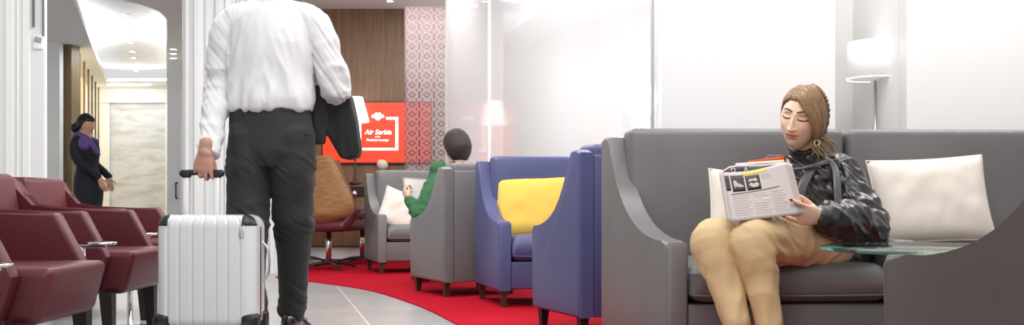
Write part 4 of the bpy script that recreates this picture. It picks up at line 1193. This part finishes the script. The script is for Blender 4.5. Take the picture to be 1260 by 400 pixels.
# ---------------- woman reading on the sofa
def seated_woman():
    root = person('woman in charcoal satin blouse and beige trousers reading a magazine on the sofa', (1.15,3.85,0))
    sc_ = 1.06
    hc = W(986.5,147,3.93); R = frame((-.58,-.79,-.15),(.24,-.06,1))
    bm = NB(); add_head(bm, hc, R, sc_, True)
    nb = V(1.185,4.015,.835)
    tube(bm, [hc+R@V(0,.022,-.06), hc.lerp(nb,.62)+V(.006,.008,0), nb], [.050,.046,.055])
    tube(bm, [nb-V(0,0,.03),(1.19,4.02,.72),(1.21,3.98,.58),(1.22,3.92,.50)], [(.09,.06),(.12,.08),(.10,.08),(.13,.10)], side=(1,0,.05))
    ls, le, lw = V(1.315,3.99,.775), V(1.375,3.82,.575), V(1.102,3.575,.612)
    hd = W(956,259,3.432)-lw
    tube(bm, [nb+V(.04,0,-.04),ls,le,le.lerp(lw,.55),lw], [.05,.042,.034,.030,.0235])
    fingers = hand(bm, lw, hd, (.35,.93,.12), (0,0,1), ((4,10,6),(20,22,12),(30,30,16),(38,34,18)), 1.0, .10, thumb=(.8,.45,.5), tcurl=(6,8))
    rs, re, rw = V(1.045,3.99,.775), V(.93,3.86,.60), V(.89,3.66,.66)
    tube(bm, [nb+V(-.04,0,-.04),rs,re,rw], [.05,.042,.034,.0235])
    hand(bm, rw, (-.25,-.25,.55), (.1,-1,.1), (1,0,0), (25,20,15), .92, .05)
    lk, la = V(.852,3.50,.522), V(.885,3.43,.245)
    rk, ra = V(.722,3.56,.515), V(.776,3.44,.25)
    for h,k,a,ft in ((V(1.27,3.88,.50),lk,la,V(.87,3.33,.03)),(V(1.13,3.88,.50),rk,ra,V(.76,3.34,.03))):
        tube(bm, [h,h.lerp(k,.5),k+V(-.004,.01,.008),k.lerp(a,.14)+V(-.010,.004,0),k.lerp(a,.40)+V(0,.006,0),k.lerp(a,.72),a,V(a.x+.005,a.y+.0,.09)], [.075,.055,.045,.040,.036,.034,.032,.028]); tube(bm, [V(a.x+.005,a.y,.095),V(ft.x,ft.y+.02,.035)], [.03,.022])
    me = fuse(bm, .0032, 2, 'body')
    base = (.80,.52,.39)
    tone(me, face_tone(hc, R, sc_, base, (.62,.20,.17), (.80,.40,.33), (.13,.07,.04)))
    put(me, root, M_skin_w, 'body')
    # nails
    for k in range(4):
        P, cn = fingers[k]; d = (P[-1]-P[-2]).normalized(); bm = NB(); sd = d.cross(cn)
        Mx = Matrix((d,sd,-cn)).transposed()
        ball(bm, P[-1]+d*.001-cn*.0045, (.0080,.0052,.0022), 14, Mx); put_bm(bm, root, M_nail, 'fingernail')
    P,_ = fingers[2]; d = (P[2]-P[1]).normalized(); q = P[1].lerp(P[2],.45); bm = NB()
    a0 = d.orthogonal().normalized(); b0 = d.cross(a0); tube(bm, [q+(a0*math.cos(k*math.pi/8)+b0*math.sin(k*math.pi/8))*.0094 for k in range(17)], [.0014]*17, n=8, sub=1, caps=False); put_bm(bm, root, M_gold, 'ring')
    for s in (-1,1):     # eyebrows, lashes of the lowered lids
        def arc(fx, n=11, r0=.0016, r1=.0011, off=.0012):
            P = [hc+R@((on_face(*fx(k/(n-1)))+V(0,-off,0))*sc_) for k in range(n)]; return P
        bm = NB(); P = arc(lambda t: (s*(.0105+.040*t), .0350+.0080*math.sin(t*2.3)-.004*t))
        tube(bm, P, [((.0033 if k < 7 else .0033-.0006*(k-6)),.0010) for k in range(11)], side=R@V(0,0,1), n=8, sub=2); put_bm(bm, root, M_brow, 'eyebrow')
        bm = NB(); P = arc(lambda t: (s*(.0135+.034*t), .0125-.0058*math.sin(t*math.pi)**.8-.001*t))
        tube(bm, P, [((.0009+.0011*math.sin(min(1,(k+1)/8)*1.57)),.0012) for k in range(11)], side=R@V(0,0,1), n=8, sub=2); put_bm(bm, root, M_lash, 'eyelashes')
        bm = NB(); P = arc(lambda t: (s*(.0150+.030*t), .0235+.0030*math.sin(t*math.pi)), off=.0004)
        tube(bm, P, [(.0008,.0006)]*11, side=R@V(0,0,1), n=6, sub=2); put_bm(bm, root, mat('lid_crease_tone', (.30,.15,.10), .6), 'eyelid_crease')
    bm = NB(); P = [hc+R@((on_face(.0265*(2*k/12-1), -.0545+.0045*(2*k/12-1)**2)+V(0,-.0003,0))*sc_) for k in range(13)]
    tube(bm, P, [(.0009,.0006)]*13, side=R@V(0,0,1), n=6, sub=2); put_bm(bm, root, mat('mouth_line_tone', (.22,.045,.04), .6), 'mouth_line')
    # ---- hair: close cap, swept locks, pinned knot, loose curls
    cap = put(hair_cap(hc, R, sc_, True, .010, 4, .070, -.050), root, M_hair_w, 'hair')
    rnd = random.Random(3)
    def S(d, off):
        u = Vector(d).normalized(); k = 1-.25*max(0,-u.z)**1.5
        p = V(u.x*(.0735*k+off), u.y*(.097+off), u.z*(.116+off)); return hc+R@(p*sc_)
    def lerpD(A,B,t): return [Vector(a).lerp(Vector(b),t) for a,b in zip(A,B)]
    def locks(A, B, n, r, off, jit=.03, name='hair_lock', end=.35):
        bm = NB()
        for i in range(n):
            t = (i+.5)/n; D = lerpD(A,B,t); o_ = off+rnd.uniform(-.0015,.003)
            P = [S(V(d.x+rnd.uniform(-jit,jit)*.5,d.y+rnd.uniform(-jit,jit)*.5,d.z+rnd.uniform(-jit,jit)), o_*(.55 if k == 0 else 1)) for k,d in enumerate(D)]
            m = len(P); tube(bm, P, [(r*(.5 if k == 0 else 1 if k < m-1 else end), r*.55) for k in range(m)], side=(R@V(0,0,1)), n=8, sub=5)
        put_bm(bm, root, M_hair_w, name, parent=cap)
    # sweep over the brow to the ear (image right)
    locks([(-.28,-.62,.80),(.10,-.78,.66),(.52,-.76,.30),(.80,-.56,-.08),(.90,-.32,-.42),(.86,-.16,-.72)],
          [(-.10,.05,1.0),(.28,.0,.92),(.66,-.05,.62),(.92,.0,.22),(.98,.12,-.10),(.80,.50,-.42)], 26, .0085, .012, .03, 'swept_lock')
    # other side of the parting, short way round to the back
    locks([(-.28,-.66,.76),(-.56,-.56,.60),(-.80,-.30,.44),(-.92,.05,.22),(-.80,.50,-.05),(-.35,.92,-.20)],
          [(-.12,.0,1.0),(-.40,.10,.90),(-.66,.25,.66),(-.70,.50,.40),(-.50,.80,.15),(-.10,1.0,-.05)], 18, .0085, .009, .03, 'side_lock')
    # back locks drawn to the knot
    locks([(.10,.10,1.0),(.40,.40,.80),(.60,.66,.40),(.55,.85,.0),(.30,.98,-.25)],
          [(-.05,.20,1.0),(-.05,.60,.80),(.05,.90,.45),(.10,1.0,.10),(.15,1.0,-.20)], 12, .010, .010, .03, 'back_lock')
    # braid rope along the crown towards the ear side
    for ph in (0, 2.1, 4.2):
        bm = NB(); P = []
        for k in range(34):
            t = k/33; D = Vector((.25,.25,.95)).lerp(V(.80,.50,.35),t) if t < .6 else V(.58,.40,.59).lerp(V(.88,.42,-.30),(t-.6)/.4)
            D = V(.15+.75*math.sin(t*1.6), .12+.40*t, 1.0-1.30*t*t)
            q = S(D, .019); u = (q-hc).normalized(); w_ = u.cross(R@V(.3,.9,.2)).normalized()
            P.append(q-u*.005+u*.0035*math.cos(ph+t*26)+w_*.008*math.sin(ph+t*26))
        tube(bm, P, [.0072]*34, n=8, sub=2); put_bm(bm, root, M_hair_w, 'braid_strand', parent=cap)
    bm = NB()
    kc = hc+R@V(.035,.105,-.045)
    for ph in range(5):
        P = []
        for k in range(15):
            a = ph*1.25+k*.42; P.append(kc+R@V(.030*math.cos(a)*(1-.02*k),.016*math.sin(ph*2+k*.5),.030*math.sin(a)*(1-.02*k)))
        tube(bm, P, [.010]*15, n=8, sub=3)
    put_bm(bm, root, M_hair_w, 'hair_knot', parent=cap)
    # loose curls beside the neck
    for i in range(15):
        q0 = S((.92-.10*rnd.random(), -.25+.75*i/14, -.30-.25*rnd.random()), .006)
        L = rnd.uniform(.05,.088); w0 = rnd.uniform(.006,.013); ph = rnd.uniform(0,6); fr = rnd.uniform(4.5,7.5); P = []
        out_ = V(.10,-.02,0)*(i/14-.15)
        for k in range(18):
            t = k/17; P.append(q0+V(w0*math.sin(ph+fr*t)*min(1,t*3), -.4*w0*math.cos(ph+fr*t)-.0, -L*t)+out_*t*(1-.3*t)+V(.012*t,0,0))
        bm = NB(); tube(bm, P, [(.0055*(1-.55*k/17),.0040*(1-.5*k/17)) for k in range(18)], n=8, sub=2); put_bm(bm, root, M_hair_w, 'loose_curl', parent=cap)
    bm = NB(); q = W(1005,176,3.87); tube(bm, [q+V(.010*math.cos(a*math.pi/8),.003*math.sin(a*math.pi/8),.011*math.sin(a*math.pi/8)) for a in range(17)], [.0021]*17, n=8, sub=1, caps=False); put_bm(bm, root, M_gold, 'earring')
    # ---- blouse
    bm = NB()
    tube(bm, [nb+V(-.001,0,.012),nb+V(0,.0,-.012),(1.185,4.015,.795),(1.187,4.01,.745),(1.195,4.0,.68),(1.21,3.975,.60),(1.225,3.92,.52),(1.23,3.88,.475)],
         [(.060,.058),(.090,.07),(.140,.085),(.160,.105),(.158,.115),(.145,.11),(.150,.12),(.155,.12)], side=(1,0,.05), n=44)
    for s in (-1,1): ball(bm, (1.19+s*.058,3.925,.685), (.060,.042,.065), 24)
    def sleeve(a,b,c,puff):
        P = [a+(b-a)*-.10, a.lerp(b,.12), a.lerp(b,.5), b, b.lerp(c,.35), b.lerp(c,.66), b.lerp(c,.84), b.lerp(c,.93)]
        tube(bm, P, [.060,.068,.062,.064*puff,.064*puff,.060*puff,.048,.036], n=28)
    sleeve(ls,le,lw,1.05); sleeve(rs,re,rw,1.0)
    me = fuse(bm, .0045, 4, 'blouse')
    def wr(co, n):
        r = 0
        if co.x > 1.30 or co.y < 3.80:
            r += .012*ridged(V(co.x,co.y*.8,co.z+co.x*.7),(11,9,16),2.0)+.009*ridged(V(co.x+co.z,co.y,co.z),(26,16,14),6)
            r += .005*ridged(co,(34,8,8),9)*g((co-le.lerp(lw,.75)).length,.09)
        else:
            q = V(co.x-.5*co.z, co.y, co.z+.55*co.x)
            r += .014*ridged(q,(6,6,22),1.0)+.009*ridged(V(co.x+.6*co.z,co.y,co.z),(22,10,14),4)
        return r
    displace(me, wr); sm(me, 1)
    bl = put(me, root, M_satin, 'blouse')
    bm = NB(); tube(bm, [lw+(le-lw)*.24, lw+(le-lw)*.14, lw+(le-lw)*.045], [(.039,.036),(.036,.033),(.034,.031)], n=30, sub=4, caps=False); put_bm(bm, root, M_satin, 'cuff', parent=bl, autos=50)
    bm = NB(); cu = hc.lerp(nb,.62)+V(.006,.004,0)
    tube(bm, [nb+V(0,0,.0),nb.lerp(cu,.45),nb.lerp(cu,.85)], [(.070,.064),(.061,.058),(.057,.055)], n=32, caps=False)
    me = fuse(bm, .003, 2, 'collar'); displace(me, lambda co,n: .0025*ridged(co,(12,12,40),3)); put(me, root, M_satin, 'collar').parent = bl
    # ribbons hanging from the collar
    def ribbon(P, w, name='neck_ribbon', th=.0035):
        bm = NB(); tube(bm, P, [(w*(.75+.25*k/(len(P)-1)), th) for k in range(len(P))], side=(1,.15,.1), n=14, sub=6); 
        put_bm(bm, root, M_satin_strip, name, parent=bl)
    ribbon([W(1000,206,3.905),W(994,216,3.868),W(988,228,3.842),W(985,240,3.832),W(983,251,3.835)], .020)
    ribbon([W(1016,196,3.93),W(1026,204,3.915),W(1030,222,3.862),W(1031,240,3.838),W(1033,257,3.83)], .017)
    ribbon([W(975,208,3.90),W(990,207,3.885),W(1006,203,3.885),W(1018,197,3.91)], .011, 'knotted_ribbon', .006)
    # ---- trousers
    bm = NB()
    tube(bm, [(1.30,3.90,.505),(1.12,3.90,.505)], [.105,.105], n=30)
    tube(bm, [(1.215,3.93,.50),(1.22,3.93,.48)], [(.135,.09),(.14,.10)], side=(1,0,0), n=30)
    for h,k,a in ((V(1.27,3.88,.505),lk,la),(V(1.11,3.90,.500),rk,ra)):
        m1 = h.lerp(k,.5)+V(0,0,.012); fwd = (k-h).normalized()
        tube(bm, [h,h.lerp(k,.28)+V(0,0,.005),m1,h.lerp(k,.8)+V(0,0,.010),k+V(-.004,-.002,.012),k.lerp(a,.14)+V(-.010,-.012,0),k.lerp(a,.40),k.lerp(a,.72),a], [.102,.098,.088,.080,.076,.069,.060,.051,.046], n=30)
    me = fuse(bm, .005, 4, 'trousers')
    def wr(co, n):
        r = .004*ridged(co,(9,9,9),3)
        for k in (lk, rk): r += .020*g((co-(k+V(.07,.06,.0))).length,.10)*ridged(V(co.x,co.y,co.z+co.x*.7),(13,9,26),5)
        r += .022*g((co-V(1.15,3.8,.54)).length,.18)*ridged(V(co.x,co.y,co.z),(13,20,7),8)
        r += .005*ridged(V(co.x,co.y,co.z*.2),(26,16,3),2)*max(0,min(1,(.5-co.z)/.1))
        return r
    displace(me, wr); sm(me, 1)
    tr = put(me, root, M_beige, 'trousers')
    for k,a in ((lk,la),(rk,ra)):   # pressed crease down each shin
        bm = NB(); P = [k.lerp(a,t)+V(.010,-(.070-.024*t),-.002) for t in (.12,.35,.6,.85,1.0)]
    for a in (la, ra):
        bm = NB(); tube(bm, [V(a.x,a.y-.02,.060),V(a.x-.008,a.y-.09,.034),V(a.x-.014,a.y-.165,.026)], [(.034,.038),(.036,.022),(.022,.012)], side=(1,0,0), n=18)
        tube(bm, [V(a.x,a.y+.022,.075),V(a.x+.002,a.y+.03,.016)], [.014,.008], n=12)
        put(fuse(bm, .004, 2, 'shoe'), root, mat('brown_shoe_leather', (.10,.04,.025), .3), 'shoe')
    return root
seated_woman()

# ---------------- magazine
def magazine():
    TL, TR, BL, BR = W(889.5,212.5,3.555), W(967,200,3.565), W(900,273,3.475), W(983,263.5,3.475)
    t = thing('magazine', 'folded open magazine with boot pictures and a yellow strip held by the woman', 'magazine', (0,0,0))
    def Fp(u,v,off=0):
        p = BL.lerp(BR,u).lerp(TL.lerp(TR,u),v)
        return p+V(0,-.014*math.sin(math.pi*u)-off, -.009*math.sin(math.pi*min(1,u*1.15))*v*v)
    def sheet(fn, nu, nv, name, m, th=.0012, parent=None):
        bm = NB(); gr = [[bm.verts.new(fn(i/nu,j/nv)) for j in range(nv+1)] for i in range(nu+1)]
        for i in range(nu):
            for j in range(nv): bm.faces.new((gr[i][j],gr[i+1][j],gr[i+1][j+1],gr[i][j+1]))
        bmesh.ops.recalc_face_normals(bm, faces=bm.faces); bmesh.ops.solidify(bm, geom=bm.faces[:], thickness=th)
        return obj(name, bm, m, parent or t)
    fp = sheet(lambda u,v: Fp(u,v), 24, 16, 'front_page', M_page)
    # inner pages fanned behind it
    for k,(dx,dz) in enumerate(((.008,.001),(.015,.0015),(.024,-.004))):
        sheet(lambda u,v: Fp(u,v)+V(dx*u,.006+.004*k,dz*u*v), 18, 12, 'inner_page', mat('pinkish_paper', (.55,.40,.37), .5) if k == 1 else M_page)
    # back leaf: rolls over at the fold, dark inside with big letters
    def Bp(u,v):
        p = Fp(u,v); top = [0,.020,.024,.021,.014,.007,.002,.0]; i = min(6,int(u*7)); f = u*7-i
        return V(p.x,p.y+.045*math.sin(math.pi*min(1,.18+u*.82))+.006,p.z)+V(-.003,0,(top[i]*(1-f)+top[i+1]*f)*v+.002)
    sheet(lambda u,v: Bp(u,v), 28, 12, 'back_leaf', M_page, .0014)
    sheet(lambda u,v: Bp(.03+u*.84,.52+v*(.455))+V(0,-.0022,0), 26, 8, 'dark_inner_page', M_printblack, .0006)
    def bend(u,v):
        a, b = Fp(0,v), Bp(0,v); c = (a+b)/2; r = (b-a)/2; th = math.pi*u
        return c-r*math.cos(th)+V(-.010*math.sin(th),0,.004*math.sin(th)*v)
    sheet(bend, 10, 12, 'fold', M_page, .0012)
    for ch,u,sz in (('D',.20,.024),('A',.40,.022),('I',.46,.016)):
        p = Bp(u,.93)
        if ch != 'I': text(ch, 'headline_letter', p+V(0,-.006,-.0035), sz, M_paper, t, rot=(math.radians(90),math.radians(-4),0))
    # colour strip of the rear leaf
    def rear(u,v): return W(921+44*u,201-u*3.2-5.5*v*(.55+.45*u),3.635)
    sheet(rear, 8, 4, 'rear_leaf', M_red_ink, .001)
    sheet(lambda u,v: W(919+46*u,203-u*3.2-3.2*v,3.630), 8, 3, 'rear_strip', M_yellow_ink, .001)
    sheet(lambda u,v: W(905+60*u,204-u*4-3.0*v,3.627), 8, 3, 'rear_page_edge', M_paper, .001)
    # printed matter on the front page
    def decal(u0,u1,v0,v1,name,m,off=.0018,skew=0): return sheet(lambda u,v: Fp(u0+(u1-u0)*u, v0+(v1-v0)*v+skew*u, off), 12, 6, name, m, .0003)
    decal(.01,.075,.62,.93,'photo_block',M_printblack); decal(.10,.29,.585,.925,'photo_block',M_printblack); decal(.315,.53,.585,.90,'photo_block',M_printblack)
    decal(.29,.66,.925,.985,'yellow_bar',M_yellow_ink)
    decal(.07,.80,.530,.545,'rule_line',M_printblack,skew=.035)
    decal(.50,.64,.36,.385,'yellow_note',mat('pale_yellow_ink', (.70,.62,.25), .5))
    ink = mat('grey_print', (.405,.355,.345), .6)
    for r in range(9):
        for c_,(a,b) in enumerate(((.08,.34),(.38,.62),(.66,.88))):
            if 2 <= r <= 3 and c_ == 1: continue
            v = .49-r*.048; decal(a, b-.03*((r*7+c_*5)%3), v, v+.010, 'text_line', ink, .0017)
    for r in range(3): decal(.56,.70+.02*(r%2),.86-r*.035,.868-r*.035,'text_line',ink,.0017)
    def shape(pts, name, m):
        bm = NB(); vs = [bm.verts.new(Fp(u,v,.0026)) for u,v in pts]; f = bm.faces.new(vs); r = bmesh.ops.extrude_face_region(bm, geom=[f])
        for v in [x for x in r['geom'] if isinstance(x, bmesh.types.BMVert)]: v.co.y -= .0004
        bmesh.ops.triangulate(bm, faces=bm.faces[:]); obj(name, bm, m, t, False)
    boot = mat('printed_boot', (.50,.42,.36), .6)
    shape([(.125,.82),(.165,.83),(.185,.77),(.235,.73),(.265,.71),(.268,.675),(.20,.675),(.185,.69),(.150,.695),(.130,.70)], 'boot_picture', boot)
    shape([(.135,.685),(.15,.69),(.15,.665),(.135,.665)], 'boot_heel', boot)
    shape([(.345,.78),(.38,.83),(.43,.82),(.47,.84),(.50,.78),(.46,.76),(.43,.785),(.39,.77)], 'sandal_picture', boot)
    shape([(.35,.70),(.38,.745),(.43,.72),(.48,.74),(.51,.69),(.47,.64),(.40,.645)], 'sandal_picture', boot)
magazine()
# ============================================================ LIGHT AND CAMERA
def area(name, loc, size, power, target=None, col=(1,1,1), sy=None):
    l = bpy.data.lights.new(name, 'AREA'); l.energy = power; l.color = col; l.size = size
    if sy: l.shape = 'RECTANGLE'; l.size_y = sy
    o = bpy.data.objects.new(name, l); C.objects.link(o); o.location = loc
    d = (Vector(target)-Vector(loc)) if target else V(0,0,-1)
    o.rotation_euler = d.to_track_quat('-Z','Y').to_euler(); return o
def point(name, loc, power, r=.1, col=(1,1,1)):
    l = bpy.data.lights.new(name, 'POINT'); l.energy = power; l.shadow_soft_size = r; l.color = col
    o = bpy.data.objects.new(name, l); C.objects.link(o); o.location = loc; return o
w = bpy.data.worlds.new('lounge_world'); bpy.context.scene.world = w; w.use_nodes = True
w.node_tree.nodes['Background'].inputs[0].default_value = (1,.99,.98,1); w.node_tree.nodes['Background'].inputs[1].default_value = .72
area('overhead_fill_near', (0.2,2.6,3.4), 2.4, 95, None, (1,.98,.96))  # unseen area light overhead, stands in for general room light
area('overhead_fill_middle', (-1.2,6.3,3.3), 2.2, 90, None, (1,.98,.96))  # second unseen overhead light, fills the middle of the lounge
area('wall_fill_right', (2.4,4.75,3.2), 2.6, 66, (2.3,5.35,1.3), (1,.98,.96), .5)  # added area light, out of view, that whitens the right wall
area('overhead_fill_back', (-.9,9.6,2.78), 1.2, 30, None)  # unseen light just under the far ceiling, fills the back
area('glass_room_light', (.7,8.0,2.42), 1.2, 45, None)
area('passage_light', (-5.6,13.5,2.88), 2.4, 115, None, (.90,.95,1))
area('marble_wash', (-6.8,17.2,2.55), 1.0, 14, (-6.8,18,1.6), (.9,.95,1))
point('globe_light', (gp.x,gp.y-.25,gp.z), 60, .14)
area('front_fill_light', (-1.2,-.8,2.6), 1.6, 32, (1.0,3.9,.8), (1,.99,.97))  # added fill aimed at the reading woman's face
area('paper_fill_light', (-1.3,4.9,3.1), 1.2, 40, (-.7,8.2,.8), (1,.99,.97))  # added fill aimed down the lounge to brighten the paper sheet
point('recess_lamp_light', (lp.x,5.75,1.5), 3, .1)
cam = bpy.data.cameras.new('camera'); cam.sensor_width = 36; cam.lens = 36*F/1260; cam.shift_y = 44/1260; cam.clip_start = .05; cam.clip_end = 100
co = bpy.data.objects.new('camera', cam); C.objects.link(co); co.location = (0,0,CZ); co.rotation_euler = (math.radians(90),0,0)
sc = bpy.context.scene; sc.camera = co
sc.view_settings.view_transform = 'Standard'; sc.view_settings.look = 'None'; sc.view_settings.gamma = 1; sc.view_settings.exposure = 0.0
sc.view_settings.use_curve_mapping = False
